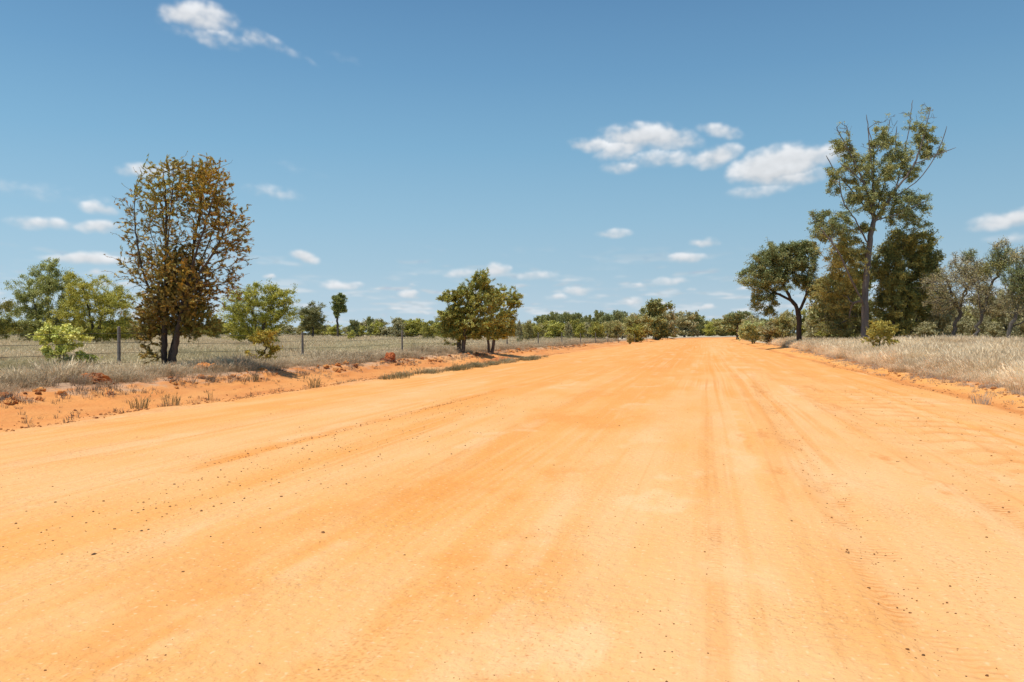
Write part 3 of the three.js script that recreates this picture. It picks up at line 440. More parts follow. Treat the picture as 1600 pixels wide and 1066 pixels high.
plantTree('bush', ...sized(1176, 112, { ...WIDE, seed: 55, base: .08, size: .2, leaves: 34, spread: .22, seg: .35, colors: [[.27, .28, .16], [.33, .33, .2], [.2, .22, .115]], trunks: [T([1176, 532], [1175, 522], [1172, 512]), T([1178, 532], [1184, 520], [1188, 512])], blobs: [[1176, 512, 19, 12, 130, {}], [1168, 521, 14, 9, 70, {}], [1186, 521, 12, 9, 70, {}], [1177, 528, 18, 5, 60, { up: 0 }]] }), 'pale silver green round bush at the right road edge left of the dark gum', 'bush');
const TWIG = { dense: 4, clump: 4, tip: .014, seg: .3, size: .1, wide: .36, leaves: 15, spread: .2, reach: .6, along: .6, crook: .09, wander: .14, clear: 1.7, path: .15, bark: [[.035, .028, .024], [.17, .145, .12]], colors: GREYER };
plantTree('tree', ...sized(1488, 60, { ...TWIG, seed: 61, base: .14, trunks: [T([1486, 545], [1494, 510], [1502, 475], [1508, 440]), F([1500, 482], [1480, 455, .6], [1466, 440, .9]), F([1503, 470], [1520, 445, -.5], [1528, 425, -.8])],
  blobs: [[1505, 425, 32, 26, 160, { bare: .25 }], [1470, 445, 28, 22, 120, { bare: .45 }], [1525, 425, 22, 20, 80, {}], [1480, 475, 34, 18, 120, { bare: .3, up: 0 }], [1515, 400, 14, 10, 30, { colors: GUM, leaves: 14 }]] }), 'grey twiggy tree with a leaning dark trunk, left end of the right thicket');
plantTree('tree', ...sized(1524, 58, { ...TWIG, seed: 62, base: .12, trunks: [T([1523, 547], [1526, 515, .1], [1536, 480, .2], [1546, 445, .2], [1562, 418, .3]), F([1530, 505, .2], [1522, 480, .8], [1515, 462, 1])],
  blobs: [[1566, 402, 20, 18, 110, { colors: GUM, leaves: 14 }], [1550, 420, 22, 16, 80, { leaves: 14, colors: [[.2, .19, .07], [.15, .15, .06], [.24, .22, .1]] }], [1535, 455, 22, 20, 70, { bare: .4 }], [1548, 478, 26, 18, 80, { up: 0 }], [1515, 440, 26, 26, 60, { bare: .3 }], [1565, 382, 14, 10, 30, { bare: .4, up: 1 }]] }), 'slender tree with an S-curved black trunk in the right thicket');
plantTree('tree', ...sized(1580, 56, { ...TWIG, seed: 63, base: .13, trunks: [T([1579, 547], [1576, 520], [1588, 485], [1594, 450]), F([1580, 510], [1602, 500, .4], [1622, 480, .6])],
  blobs: [[1596, 430, 32, 30, 160, { leaves: 24, colors: GUM }], [1620, 450, 40, 40, 160, { leaves: 24, colors: GUM }], [1582, 470, 22, 24, 80, { bare: .5 }], [1600, 400, 24, 14, 50, { leaves: 14 }]] }), 'grey green tree with a crooked black trunk at the right edge of the view');

/* ------------------------------------------------------------------ background trees: a few kinds, each planted again and again */
function kind(seed, o) {                                                // a tree about 4 m tall round its foot
  return { seed, tip: .012, seg: .35, size: .3, wide: .4, leaves: 22, spread: .3, reach: 1.1, along: .8, crook: .06, clear: .2, base: .08, ...o };
}
const KINDS = {
  round: kind(71, { colors: [[.2, .19, .05], [.26, .235, .06], [.15, .155, .045]], trunks: [[[0, -.1, 0], [.05, .8, 0], [-.1, 1.6, .1]], [[.1, -.1, 0], [.4, .8, .2], [.7, 1.6, .2]]], blobs: [{ c: [0, 2.5, 0], r: [1.7, 1.2, 1.6], n: 150 }, { c: [.9, 1.7, 0], r: [1.2, .9, 1.2], n: 70 }, { c: [-.9, 1.5, 0], r: [1.2, .9, 1.3], n: 70 }, { c: [0, .8, 0], r: [1.5, .6, 1.4], n: 60 }] }),
  brown: kind(72, { colors: [[.22, .19, .095], [.27, .24, .125], [.17, .17, .075], [.2, .2, .085]], trunks: [[[0, -.1, 0], [0, 1, 0], [.1, 2, .1]]], blobs: [{ c: [0, 2.9, 0], r: [1.8, 1.0, 1.7], n: 160 }, { c: [.8, 2.1, 0], r: [1.3, .9, 1.3], n: 70 }, { c: [-.8, 2, 0], r: [1.3, .9, 1.3], n: 70 }, { c: [0, 1.2, 0], r: [1.6, .6, 1.5], n: 90 }, { c: [.2, .6, 0], r: [1.3, .5, 1.2], n: 50 }] }),
  tall: kind(73, { clear: 1.2, base: .13, colors: [[.1, .12, .06], [.14, .155, .08], [.18, .185, .1]], trunks: [[[0, -.1, 0], [.05, 1.5, 0], [-.05, 3, .1]]], blobs: [{ c: [-.3, 3.3, 0], r: [1.0, .7, 1], n: 80 }, { c: [.5, 2.8, .2], r: [.9, .7, .9], n: 60 }, { c: [-.6, 2.3, -.2], r: [.8, .6, .9], n: 50 }, { c: [.5, 1.8, 0], r: [.7, .5, .8], n: 30 }] }),
  grey: kind(74, { leaves: 18, colors: GREY, trunks: [[[0, -.1, 0], [-.1, .9, 0], [.1, 1.8, .1]], [[.1, -.1, .1], [.5, .8, .2], [.8, 1.7, .3]]], blobs: [{ c: [0, 2.7, 0], r: [1.5, 1.1, 1.5], n: 170 }, { c: [.9, 2, 0], r: [1.1, .8, 1.1], n: 80 }, { c: [-.8, 1.6, 0], r: [1.1, .9, 1.1], n: 80 }, { c: [.2, .8, 0], r: [1.5, .6, 1.4], n: 80 }] }),
  lime: kind(75, { colors: [[.24, .24, .06], [.3, .28, .08], [.18, .19, .05]], trunks: [[[0, -.1, 0], [.05, .7, 0], [-.1, 1.4, .1]]], blobs: [{ c: [.1, 2.8, 0], r: [1.1, 1.1, 1.1], n: 100 }, { c: [-.4, 1.7, 0], r: [1.4, 1, 1.4], n: 100 }, { c: [.6, 1, 0], r: [1.2, .7, 1.2], n: 60 }] }),
  gumline: kind(76, { clear: .4, base: .1, colors: [[.1, .115, .045], [.14, .15, .065], [.19, .185, .08], [.12, .125, .05]], trunks: [[[0, -.1, 0], [.1, 1.6, 0], [0, 2.8, 0]], [[.2, -.1, .1], [.7, 1.5, .3], [1.1, 2.6, .4]]], blobs: [{ c: [-.4, 3.1, 0], r: [1.2, .8, 1.2], n: 90 }, { c: [1.2, 3, .3], r: [1, .8, 1.1], n: 70 }, { c: [.3, 2.2, 0], r: [1.4, .6, 1.3], n: 60 }, { c: [.3, 1.2, 0], r: [1.6, .8, 1.5], n: 110 }, { c: [.3, .6, 0], r: [1.5, .5, 1.4], n: 60 }] }),
};
const protos = {};
function far(k, px, topPy, depth, wide, label, category, group, turn = 0) {
  const f = at(px, 540, depth), gy = groundY(f.x, f.z), top = at(px, topPy, depth).y - gy;
  const shrub = category !== 'tree', name = category;
  if (!protos[k]) { const g = grow(KINDS[k]); g.crown.computeBoundingBox(); protos[k] = { ...g, h: g.crown.boundingBox.max.y, w: g.crown.boundingBox.max.x - g.crown.boundingBox.min.x }; }
  const p = protos[k], key = k + category;
  let t;
  if (!protos[key]) { t = thing(name, [0, 0, 0]); piece(shrub ? 'stems' : 'trunk', p.wood, barkMat, t); piece(shrub ? 'foliage' : 'crown', p.crown, leafMat, t); protos[key] = t; }
  else { t = protos[key].clone(); t.name = numbered(name); t.userData = {}; scene.add(t); }
  const sx = (wide / FOCAL * depth) / p.w, sy = top / p.h;
  t.position.set(f.x, gy, f.z); t.rotation.y = turn; t.scale.set(sx, sy, sx);
  return tag(t, label, category, group);
}
const r5 = rng(555);
// scrub and trees across the left paddock, one by one
far('tall', 553, 498, 118, 22, 'thin small tree right of the lone tall gum', 'tree', null, 1);
far('lime', 549, 515, 95, 22, 'small light green bush at the foot of the lone tall gum', 'bush', null, 2);
far('gumline', 578, 493, 140, 18, 'narrow dark small tree in the far paddock scrub, right of the lone gum', 'tree', null, 2.2);
far('lime', 590, 500, 125, 30, 'light green bush beside the narrow dark tree in the far paddock', 'bush', null, .4);
far('grey', 622, 494, 125, 34, 'grey bush behind the third fence post', 'bush', null, 2);
far('round', 643, 497, 135, 40, 'green round bush between the third fence post and the two-trunked tree', 'bush', null, 1);
far('round', 670, 500, 110, 36, 'olive bush just left of the two-trunked tree', 'bush', null, 4);
far('lime', 690, 503, 120, 30, 'pale green bush half hidden behind the two-trunked tree', 'bush', null, 3);
far('round', 335, 490, 95, 40, 'low green bush right of the tall rusty tree', 'bush', null, 5);
far('round', 205, 505, 75, 46, 'olive bush in the paddock between the nearest post and the tall rusty tree', 'bush', null, 3.3);
far('brown', 825, 498, 95, 26, 'brownish bush right of the weeping tree', 'bush', null, 1);
far('round', 836, 503, 110, 30, 'dark green round bush right of the weeping tree', 'bush', null, 2.5);
far('grey', 812, 498, 75, 14, 'thin grey sapling in the grass right of the weeping tree', 'sapling', null, 2.5);
far('lime', 872, 504, 125, 26, 'yellow green bush behind the posts right of the middle', 'bush', null, 4.5);
far('grey', 889, 501, 118, 18, 'grey green conical bush behind the receding posts', 'bush', null, .5);
far('lime', 905, 505, 125, 22, 'light green bush next to the grey conical bush', 'bush', null, 2);
far('round', 934, 500, 120, 34, 'bright green round bush behind the last visible posts', 'bush', null, 3);
far('brown', 962, 500, 135, 30, 'brown bush left of the brown roadside tree', 'bush', null, 3);
// along the road's left edge further on
far('brown', 997, 487, 146, 66, 'brownish round tree beside the road, first of the far left roadside trees', 'tree', null, 2);
far('gumline', 1026, 465, 188, 66, 'tallest dark green tree of the far left roadside trees', 'tree', null, 1);
far('grey', 1042, 482, 222, 52, 'grey green tree in front of the tallest far roadside tree', 'tree', null, 4);
far('grey', 1070, 484, 270, 64, 'broad grey green tree right of the tallest far roadside tree', 'tree', null, 5);
far('tall', 1090, 490, 310, 36, 'narrow green tree ending the far left roadside row', 'tree', null, 5);
far('round', 1053, 511, 240, 20, 'small green bush at the road edge before the broad grey tree', 'bush', null, 1);
far('brown', 984, 520, 112, 15, 'low dull bush at the road edge by the last posts', 'bush', null, 4);
// the end of the road and its right side
far('brown', 1130, 496, 345, 60, 'brown tree across the end of the road', 'tree', null, 2);
far('lime', 1108, 503, 335, 28, 'pale bush at the end of the road', 'bush', null, 2);
far('tall', 1153, 484, 205, 54, 'tall green tree behind the silver green bush', 'tree', null, 3);
far('grey', 1176, 490, 190, 44, 'grey tree behind the silver green bush', 'tree', null, 1);
far('brown', 1222, 486, 95, 52, 'dark brown bush under the dark gum', 'bush', null, 1);
far('brown', 1300, 432, 84, 84, 'olive brown tree between the dark gum and the tallest gum', 'tree', null, 4);
far('gumline', 1340, 415, 76, 90, 'dark leafy tree filling in behind the tallest gum', 'tree', null, 5);
far('tall', 1292, 425, 80, 70, 'dull green slender tree between the two gums', 'tree', null, 2.4);
far('grey', 1278, 468, 88, 60, 'grey scrub tree right behind the dark gum trunk', 'tree', null, 2);
far('gumline', 1328, 455, 74, 62, 'dark tree behind the trunk of the tallest gum', 'tree', null, 3);
far('round', 1300, 500, 78, 50, 'low olive bush left of the tallest gum trunk', 'bush', null, 3);
far('grey', 1462, 470, 68, 60, 'grey scrub tree between the dense dark tree and the right thicket', 'tree', null, 3);
far('grey', 1448, 500, 64, 46, 'low grey bush beneath the dense dark tree', 'bush', null, 5);
// alike scrub closing the background
const scrub = (k, px, top, depth, wide, cat) => far(k, px, top, depth, wide, cat === 'tree' ? 'one of many far grey green trees closing the paddock behind the fence' : 'one of many far low bushes closing the paddock behind the fence', cat, cat === 'tree' ? 'far trees closing the left paddock' : 'far bushes closing the left paddock', r5() * 6.28);
for (let x = -30; x < 1000; x += r5.range(12, 22)) { const k = ['round', 'lime', 'brown', 'grey', 'round'][(r5() * 5) | 0]; scrub(k, x, r5.range(496, 510), r5.range(120, 190), r5.range(30, 56), 'bush'); }
for (let x = 590; x < 760; x += r5.range(24, 36)) scrub('gumline', x, r5.range(494, 502), r5.range(230, 280), r5.range(26, 40), 'tree');
for (let x = 842; x < 1085; x += r5.range(8, 13)) scrub(r5() < .6 ? 'gumline' : 'tall', x, r5.range(485, 497) - (x > 930 && x < 975 ? 3 : 0), x > 1010 ? r5.range(300, 340) : r5.range(210, 260), r5.range(18, 34), 'tree');
for (let x = 1075; x < 1230; x += r5.range(6, 11)) far(r5() < .6 ? 'gumline' : 'round', x, r5.range(494, 502), r5.range(350, 400), r5.range(30, 46), 'one of many far dark trees closing the end of the road', 'tree', 'far trees at the end of the road', r5() * 6.28);
for (let x = 1210; x < 1680; x += r5.range(16, 26)) far(['grey', 'brown', 'grey', 'round'][(r5() * 4) | 0], x, r5.range(478, 500) - (x > 1420 ? 8 : 0), r5.range(86, 120), r5.range(40, 66), 'one of many grey scrub trees deep in the right thicket', 'tree', 'scrub deep in the right thicket', r5() * 6.28);
// thin dark stems of the right thicket in front of that scrub
for (const [x, top, d, w] of [[1440, 452, 78, 56], [1475, 440, 80, 60], [1535, 438, 78, 60], [1570, 445, 76, 56], [1605, 428, 80, 64], [1457, 505, 70, 30], [1473, 498, 72, 34], [1508, 492, 72, 40], [1540, 490, 74, 36], [1556, 500, 70, 34], [1612, 480, 66, 50], [1640, 440, 62, 70]]) far('grey', x, top, d, w, 'one of the smaller grey trees filling the right thicket', 'tree', 'smaller trees of the right thicket', r5() * 6.28);

/* ------------------------------------------------------------------ wire fence */
{
  const c0 = 17.6, line = (d) => [(350 / FOCAL) * d - c0, -d], d1 = 22.7, step = 9.63, first = line(d1), fence = thing('wire_fence', [first[0], groundY(...first), first[1]]), fy = fence.position.y;
  tag(fence, 'old wire fence with grey wooden posts along the left paddock', 'fence');
  const w = 256, cv = document.createElement('canvas'); cv.width = 64; cv.height = w; const cx = cv.getContext('2d'), r = rng(91);
  cx.fillStyle = '#77706a'; cx.fillRect(0, 0, 64, w); for (let i = 0; i < 260; i++) { const v = 70 + r() * 90 | 0; cx.fillStyle = `rgba(${v},${v - 6},${v - 14},.35)`; cx.fillRect(r() * 64, r() * w - 30, r.range(.6, 2), r.range(20, 120)); }
  const tex = new THREE.CanvasTexture(cv); tex.colorSpace = THREE.SRGBColorSpace; const wood = new THREE.MeshStandardMaterial({ map: tex, bumpMap: tex, bumpScale: .006, roughness: .95 }); wood.name = 'weathered_wood';
  const steel = new THREE.MeshStandardMaterial({ color: new THREE.Color(.07, .065, .06), roughness: .6, metalness: .5 }); steel.name = 'old_wire';
  const posts = [];
  for (let k = -2; k < 15; k++) {
    const [x, z] = line(d1 + k * step), y = groundY(x, z), h = [1.36, 1.24, 1.3, 1.2][(k + 4) % 4] + r.range(-.05, .05), g = new THREE.CylinderGeometry(.042, .052, h + .3, 11, 9, false), q = g.attributes.position;
    for (let i = 0; i < q.count; i++) { const a = Math.atan2(q.getZ(i), q.getX(i)), yy = q.getY(i), n = 1 + .13 * noise(Math.cos(a) * 1.2 + k * 5, yy * 1.1 + Math.sin(a)); q.setXYZ(i, q.getX(i) * n, yy + (yy > h * .5 ? .02 * noise(q.getX(i) * 30, q.getZ(i) * 30 + k) : 0), q.getZ(i) * n); }
    g.computeVertexNormals();
    const p = piece('post', g, wood, fence); p.position.set(x - first[0], y - fy + (h - .3) / 2, z - first[1]); p.rotation.set(r.gauss() * .025, r() * 6, r.gauss() * .03);
    posts.push([x - first[0], y - fy, z - first[1]]);
  }
  for (const hgt of [.3, .58, .86, 1.12]) {
    const pts = []; for (let k = 0; k < posts.length; k++) { const p = posts[k]; pts.push(V(p[0] + .06, p[1] + hgt + r.gauss() * .015, p[2])); if (k < posts.length - 1) { const n = posts[k + 1]; for (const f of [.25, .5, .75]) pts.push(V(lerp(p[0], n[0], f) + .06, lerp(p[1], n[1], f) + hgt - .05 * 4 * f * (1 - f), lerp(p[2], n[2], f))); } }
    piece('wire', new THREE.TubeGeometry(new THREE.CatmullRomCurve3(pts), pts.length * 3, .0055, 4), steel, fence);
  }
}

/* ------------------------------------------------------------------ earth: mounds, clods, gravel */
function lumpGeo(seed, detail, rough, tones) {
  let g = new THREE.IcosahedronGeometry(1, detail); g.deleteAttribute('uv'); g.deleteAttribute('normal'); g = mergeVertices(g, 1e-4);
  const p = g.attributes.position, col = [], uv = [];
  for (let i = 0; i < p.count; i++) { const x = p.getX(i), y = p.getY(i), z = p.getZ(i), n = 1 + rough * (fbm(x * 1.3 + seed * 9, z * 1.3 + y * 1.1, 3) * 1.3 + .35 * noise(x * 5 + seed, z * 5 + y * 4)); p.setXYZ(i, x * n, y * n, z * n); const m = clamp(.5 + noise(x * 2 + seed, z * 2 - y) * .9, 0, 1); for (let c = 0; c < 3; c++) col.push(lerp(tones[0][c], tones[1][c], m)); uv.push(x * .5 + z * .2, y * .5 + z * .4); }
  g.setAttribute('color', new THREE.Float32BufferAttribute(col, 3)); g.setAttribute('uv', new THREE.Float32BufferAttribute(uv, 2)); g.computeVertexNormals(); return g;
}
function mound(name, px, depth, size, tones, seed, label, category, lift = 0, tilt = 0) {
  const f = at(px, 560, depth), gy = groundY(f.x, f.z), m = piece(numbered(name), lumpGeo(seed, 24, .5, tones), earthMat, scene);
  m.position.set(f.x, gy + lift, f.z); m.scale.set(...size); m.rotation.set(0, seed, tilt); return tag(m, label, category);
}
mound('dirt_mound', 148, 18.4, [.36, .2, .28], [[.24, .075, .025], [.5, .18, .05]], 3, 'rust red heap of dug earth at the grass edge below the nearest post', 'mound');
mound('dirt_mound', 322, 23.4, [.5, .24, .35], [[.55, .19, .045], [.66, .26, .07]], 5, 'bright orange heap of earth in the shade right of the tall rusty tree', 'mound');
mound('dirt_clod', 610, 34, [.3, .2, .2], [[.36, .09, .025], [.5, .14, .035]], 8, 'upright rust red slab of earth on the windrow before the two-trunked tree', 'clod', .14, .7);
mound('dirt_clod', 606, 33.8, [.35, .1, .2], [[.1, .035, .015], [.3, .09, .03]], 9, 'dark flat clod lying at the foot of the upright red slab', 'clod', .02, .1);
mound('dirt_mound', 790, 44, [.7, .22, .4], [[.3, .095, .03], [.58, .21, .06]], 12, 'low red mound on the windrow right of the two-trunked tree', 'mound');
function scatter(name, geos, material, list, label, category) {        // many small alike things nobody could count
  const grp = new THREE.Group(); grp.name = numbered(name); grp.userData = { kind: 'stuff', label }; if (category) grp.userData.category = category; scene.add(grp);
  const M = new THREE.Matrix4(), q = new THREE.Quaternion(), e = new THREE.Euler(), c = new THREE.Color();
  geos.forEach((g, k) => {
    const mine = list.filter((_, i) => i % geos.length === k); if (!mine.length) return;
    const im = shade(new THREE.InstancedMesh(g, material, mine.length)); im.name = name + '_' + 'abcdefgh'[k]; im.name = name; im.userData.kind = 'stuff';
    mine.forEach((o, i) => { e.set(o.rx ?? 0, o.ry ?? 0, o.rz ?? 0); M.compose(V(o.x, o.y, o.z), q.setFromEuler(e), V(o.sx, o.sy, o.sz)); im.setMatrixAt(i, M); im.setColorAt(i, c.setRGB(...(o.c ?? [1, 1, 1]))); });
    grp.add(im);
  });
}
const inView = (x, z, pad = 1.5) => z < -1 && Math.abs(x) < -z * .66 + pad;
{
  const r = rng(301), white = [[.75, .75, .75], [1, 1, 1]], small = [1, 2, 3, 4].map((k) => lumpGeo(k, 1, .5, white)), list = [];
  const put = (lat, s, size, c) => { const [x, z] = world(lat, s); if (!inView(x, z)) return; const q = size * r.range(.7, 1.3); list.push({ x, z, y: height(lat, s) + q * r.range(-.15, .25), sx: q * r.range(.7, 1.4), sy: q * r.range(.45, .85), sz: q, ry: r() * 6, rx: r.gauss() * .3, c }); };
  const tone = () => { const t = r(); return t < .1 ? [.19, .1, .05] : t < .45 ? [.42, .19, .06] : [.6, .28, .09]; };
  for (let i = 0; i < 2000; i++) { const s = 2.5 + 28 * Math.pow(r(), 1.6), lat = r.range(-9, 5.5); const dens = .25 + .75 * Math.exp(-((lat + 4.2) ** 2) / 2.2) + .35 * Math.exp(-((lat - 1.4) ** 2) / .3) + .3 * Math.exp(-((lat - 3.4) ** 2) / 1.2); if (r() < dens) put(lat, s, .0025 + .0065 * Math.pow(r(), 3) , tone()); }
  for (let i = 0; i < 6500; i++) { const s = 2.6 + 16 * Math.pow(r(), 1.4), lat = r.range(-7, 5); if (noise(lat * .8 + 3, s * .35) + .5 * noise(lat * 3, s * 1.5) > .05) put(lat, s, .0016 + .0035 * Math.pow(r(), 2), r() < .15 ? [.22, .1, .04] : [.5, .205, .06]); }
  for (let i = 0; i < 1000; i++) put(-4.3 + r.gauss() * 1.2, r.range(4.2, 17), .0025 + .0075 * Math.pow(r(), 2.2), r() < .35 ? [.17, .085, .04] : [.36, .16, .055]);
  for (let i = 0; i < 1700; i++) { const s = r.range(3, 24), c = TRACKS[0].c(s); put(c + r.gauss() * .2, s, .0018 + .0052 * Math.pow(r(), 3), r() < .04 ? [.25, .12, .05] : [.48, .2, .06]); }
  for (let i = 0; i < 700; i++) { const s = r.range(7.5, 19); put(TRACKS[2].c(s) + r.gauss() * .08, s, .003 + .008 * Math.pow(r(), 2), [.47, .18, .055]); }
  for (let i = 0; i < 1500; i++) put(r.range(2, 6.5), r.range(4, 22), .003 + .008 * Math.pow(r(), 3), r() < .05 ? [.2, .1, .045] : [.52, .225, .07]);
  for (let i = 0; i < 4200; i++) { const s = r.range(8, 60); put(edgeL(s) - Math.abs(r.gauss()) * 1.6, s, .006 + .02 * Math.pow(r(), 3), r() < .3 ? [.3, .1, .03] : [.48, .17, .045]); }
  for (let i = 0; i < 1600; i++) { const s = r.range(7, 45); put(r.range(edgeR(s) - .3, fieldR(s) + .2), s, .006 + .022 * Math.pow(r(), 3), r() < .3 ? [.22, .09, .035] : [.55, .23, .07]); }
  scatter('gravel', small, earthMat, list, 'loose pebbles and grit lying on the dirt road', 'gravel');
  const big = [5, 6, 7].map((k) => lumpGeo(k, 5, .95, white)), clods = [];
  for (let i = 0; i < 2200; i++) { const s = 9 + 80 * Math.pow(r(), 1.3), lat = fieldL(s) + .35 + r.gauss() * .5, [x, z] = world(lat, s), dense = noise(s * .35, 7) + .45; if (!inView(x, z) || r() > dense * (s < 22 ? .25 : .5)) continue; const q = .018 + .075 * Math.pow(r(), 3); clods.push({ x, z, y: height(lat, s) + q * .25, sx: q * 1.2, sy: q * .8, sz: q, ry: r() * 6, rx: r.gauss() * .4, c: r() < .12 ? [.34, .12, .035] : r() < .5 ? [.56, .2, .05] : [.68, .29, .08] }); }
  for (let i = 0; i < 160; i++) { const s = 8 + 40 * r(), lat = fieldR(s) - .4 + r.gauss() * .3, [x, z] = world(lat, s); if (!inView(x, z)) continue; const q = .015 + .04 * Math.pow(r(), 2); clods.push({ x, z, y: height(lat, s) + q * .2, sx: q * 1.2, sy: q * .7, sz: q, ry: r() * 6, c: [.5, .19, .05] }); }
  scatter('dirt_clods', big, earthMat, clods, 'broken red clods of earth along the road edges', 'clods');
}

/* ------------------------------------------------------------------ grass */
function tuftGeo(seed, blades, h, spread, lean, w, tones, seedHeads = 0) {
  const r = rng(seed), p = [], c = [], idx = [];
  for (let b = 0; b < blades; b++) {
    const a = r() * 6.2832, rad = spread * Math.sqrt(r()), x0 = Math.cos(a) * rad, z0 = Math.sin(a) * rad, hh = h * r.range(.5, 1.1), ln = lean * r.range(.2, 1.2) * hh, la = a + r.gauss() * .9, dx = Math.cos(la) * ln, dz = Math.sin(la) * ln, f = r() * 6.2832, wx = Math.cos(f) * w * .5, wz = Math.sin(f) * w * .5, t = r(), i0 = p.length / 3;
    p.push(x0 - wx, -.03, z0 - wz, x0 + wx, -.03, z0 + wz, x0 + dx * .35 - wx * .8, hh * .6, z0 + dz * .35 - wz * .8, x0 + dx * .35 + wx * .8, hh * .6, z0 + dz * .35 + wz * .8, x0 + dx, hh * (1 - .25 * lean), z0 + dz);
    for (let k = 0; k < 5; k++) for (let q = 0; q < 3; q++) c.push(lerp(tones[0][q], tones[1][q], t));
    idx.push(i0, i0 + 1, i0 + 2, i0 + 1, i0 + 3, i0 + 2, i0 + 2, i0 + 3, i0 + 4);
    if (r() < seedHeads) { const i1 = p.length / 3, X = x0 + dx, Y = hh * (1 - .25 * lean), Z = z0 + dz; p.push(X - wx * 2.2, Y - .02, Z - wz * 2.2, X + wx * 2.2, Y - .02, Z + wz * 2.2, X + dx * .2, Y + h * .16, Z + dz * .2); for (let k = 0; k < 3; k++) for (let q = 0; q < 3; q++) c.push(tones[1][q] * 1.1); idx.push(i1, i1 + 1, i1 + 2); }
  }
  const g = new THREE.BufferGeometry(); g.setAttribute('position', new THREE.Float32BufferAttribute(p, 3)); g.setAttribute('color', new THREE.Float32BufferAttribute(c, 3)); g.setIndex(idx); return g;
}
{
  const r = rng(401), white = [[.75, .75, .75], [1.05, 1.05, 1.05]];
  const feather = [1, 2, 3, 4].map((k) => tuftGeo(k, 36, .5, .15, .75, .011, white, .5)), scrubby = [5, 6, 7, 8].map((k) => tuftGeo(k, 28, .34, .16, .95, .012, white, .25)), wispy = [11, 12, 13].map((k) => tuftGeo(k, 16, .2, .1, .8, .01, white, .1));
  const straw = (lat, s, a, b) => { const t = clamp(.5 + .8 * noise(lat * .3, s * .25) + .5 * r.gauss(), 0, 1), v = r.range(.8, 1.15); return [0, 1, 2].map((k) => lerp(a[k], b[k], t) * v); };
  const right = [], left = [], verge = [];
  for (let i = 0; i < 150000 && right.length < 42000; i++) {
    const s = 11 + 95 * Math.pow(r(), 1.35), lat = fieldR(s) - .25 + 46 * Math.pow(r(), 1.7), [x, z] = world(lat, s); if (!inView(x, z, 2)) continue;
    const edge = smoothstep(lat - fieldR(s), -.25, .5), k = .55 + .45 * edge; if (r() > .16 + .84 * edge || noise(lat * .9, s * .8) < -.66 + .5 * (1 - edge)) continue;
    const patch = .8 + .4 * noise(lat * .35, s * .3), q = k * patch * (.78 + .5 * clamp(.5 + noise(lat * 1.3, s * 1.2), 0, 1)) * r.range(.7, 1.25) * (1 + s * .004);
    right.push({ x, z, y: height(lat, s), sx: q * 1.1, sy: q, sz: q * 1.1, ry: r() * 6, rx: r.gauss() * .1, rz: r.gauss() * .1, c: straw(lat, s, [.74, .58, .37], [.98, .83, .58]) });
  }
  for (let i = 0; i < 200000 && left.length < 62000; i++) {
    const s = 7 + 120 * Math.pow(r(), 1.25), lat = fieldL(s) + .15 - 90 * Math.pow(r(), 1.75), [x, z] = world(lat, s); if (!inView(x, z, 2)) continue;
    const e = fieldL(s) - lat, edge = smoothstep(e, -.15, .8); if (r() > .16 + .84 * edge || noise(lat * .9, s * .8) < -.45 + .5 * (1 - edge)) continue;
    const patch = (.62 + .45 * clamp(.5 + noise(lat * .3, s * .3), 0, 1)) * (.6 + .65 * clamp(.5 + noise(lat * 1.1, s), 0, 1)), q = (.5 + .3 * edge + .16 * smoothstep(e, 3, 9)) * patch * r.range(.65, 1.25) * (1 + s * .004), green = smoothstep(noise(lat * .12 + 5, s * .1), -.15, .35) * smoothstep(e, 1.5, 5);
    const c = straw(lat, s, [.52, .4, .235], [.84, .68, .44]); mix3(c, [.5, .385, .24], .5 * (1 - smoothstep(e, .3, 2.2))); mix3(c, [.5, .47, .235], .36 * green);
    left.push({ x, z, y: height(lat, s), sx: q * 1.15, sy: q, sz: q * 1.15, ry: r() * 6, rx: r.gauss() * .12, rz: r.gauss() * .12, c });
  }
  const vput = (lat, s, q, c) => { const [x, z] = world(lat, s); if (inView(x, z)) verge.push({ x, z, y: height(lat, s), sx: q * r.range(.8, 1.3), sy: q * r.range(.6, 1.2), sz: q * r.range(.8, 1.3), ry: r() * 6, rx: r.gauss() * .15, rz: r.gauss() * .15, c }); };
  for (let i = 0; i < 1500; i++) { const s = 19 + 30 * r(), lat = edgeL(s) + .2 + r.gauss() * .34, d = smoothstep(s, 19, 31) * clamp(.35 + noise(s * .55, 3.3) * 1.2, 0.05, 1); if (r() < d) vput(lat, s, r.range(.5, 1.5), straw(lat, s, [.26, .23, .1], [.52, .43, .24])); }
  for (let i = 0; i < 1100; i++) { const s = 9 + 75 * Math.pow(r(), 1.3), lat = fieldL(s) + .2 + Math.abs(r.gauss()) * .8; if (noise(lat * 1.4, s * .7) > -.1) vput(lat, s, r.range(.35, 1.0), straw(lat, s, [.24, .18, .11], [.45, .37, .27])); }
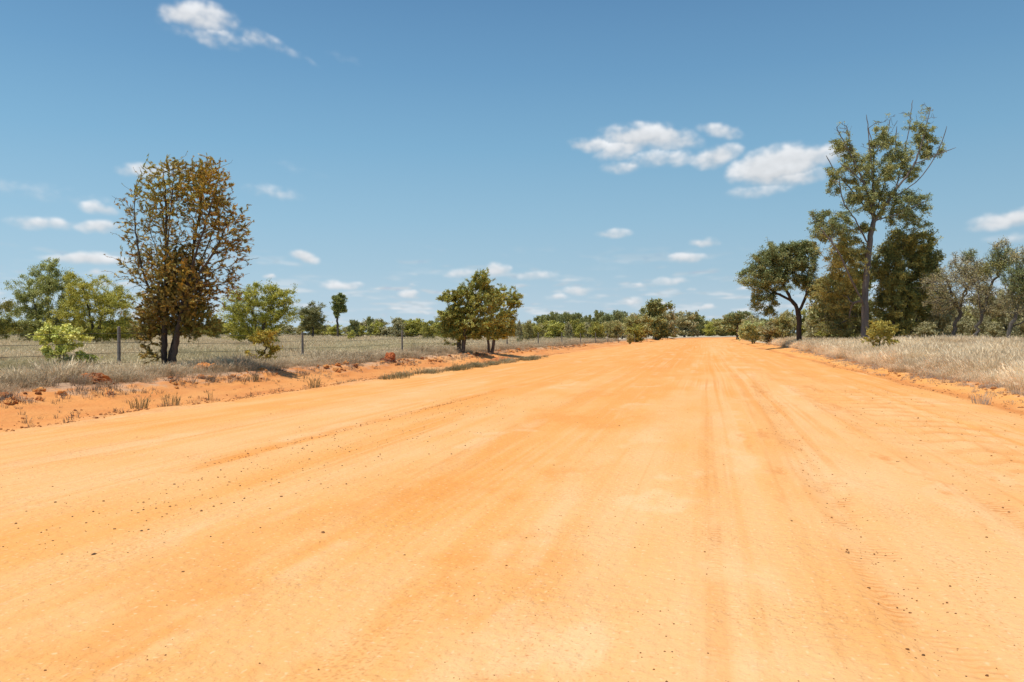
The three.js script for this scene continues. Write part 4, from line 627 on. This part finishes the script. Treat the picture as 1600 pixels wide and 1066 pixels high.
  for (let i = 0; i < 420; i++) { const s = 9 + 40 * r(), lat = r.range(fieldL(s), edgeL(s)); vput(lat, s, r.range(.2, .7), straw(lat, s, [.2, .15, .09], [.4, .32, .2])); }
  for (let i = 0; i < 4200; i++) { const s = 8 + 60 * Math.pow(r(), 1.3), lat = fieldR(s) - Math.abs(r.gauss()) * .85; if (noise(lat * 1.5 + 7, s * .6) > -.15) vput(lat, s, r.range(.2, .6), straw(lat, s, [.45, .37, .27], [.62, .54, .43])); }
  scatter('dry_grass', feather, grassMat, right, 'tall pale dry grass right of the road', 'grass');
  scatter('paddock_grass', [...scrubby, tuftGeo(21, 30, .4, .14, .7, .011, white, .5), tuftGeo(22, 30, .42, .15, .75, .011, white, .5)], grassMat, left, 'grey brown dry grass in the fenced left paddock', 'grass');
  scatter('verge_grass', wispy, grassMat, verge, 'thin scattered grass on the red verges', 'grass');
  // the tufts that stand by themselves on the near left verge
  const lone = [[218, 16.0, .34, 'largest lone olive grass tuft on the red verge, left of its neighbour', 71], [268, 16.4, .3, 'lone olive grass tuft on the red verge, right of the largest tuft', 72], [330, 18, .26, 'spindly upright weed on the red verge below the tall rusty tree', 73], [80, 17.1, .3, 'brown dead tuft on red soil at the left verge near the grass', 74], [122, 17.6, .28, 'grey dead tuft below the rust red heap', 75], [490, 21.6, .36, 'dark sprawling tuft on the verge below the second fence post', 76], [395, 22.5, .3, 'straw brown tuft on the verge below the golden shrub', 77], [1456, 24.5, .36, 'white dry tuft on orange soil before the right grass edge', 78], [1534, 16.2, .3, 'bleached dry tuft nearest the right edge of the view', 79]];
  for (const [px, d, h, label, seed] of lone) {
    const f = at(px, 600, d), pale = px > 1000, spindly = seed === 73, m = piece(numbered('grass_tuft'), tuftGeo(seed, spindly ? 9 : 46, h, spindly ? .06 : .16, spindly ? .35 : .55, .011, pale ? [[.45, .38, .28], [.64, .57, .46]] : seed === 74 || seed === 75 ? [[.22, .15, .1], [.42, .33, .24]] : [[.13, .12, .05], [.34, .28, .13]], .2), grassMat, scene);
    m.position.set(f.x, groundY(f.x, f.z), f.z); tag(m, label, 'grass tuft');
  }
}

renderer.render(scene, camera);
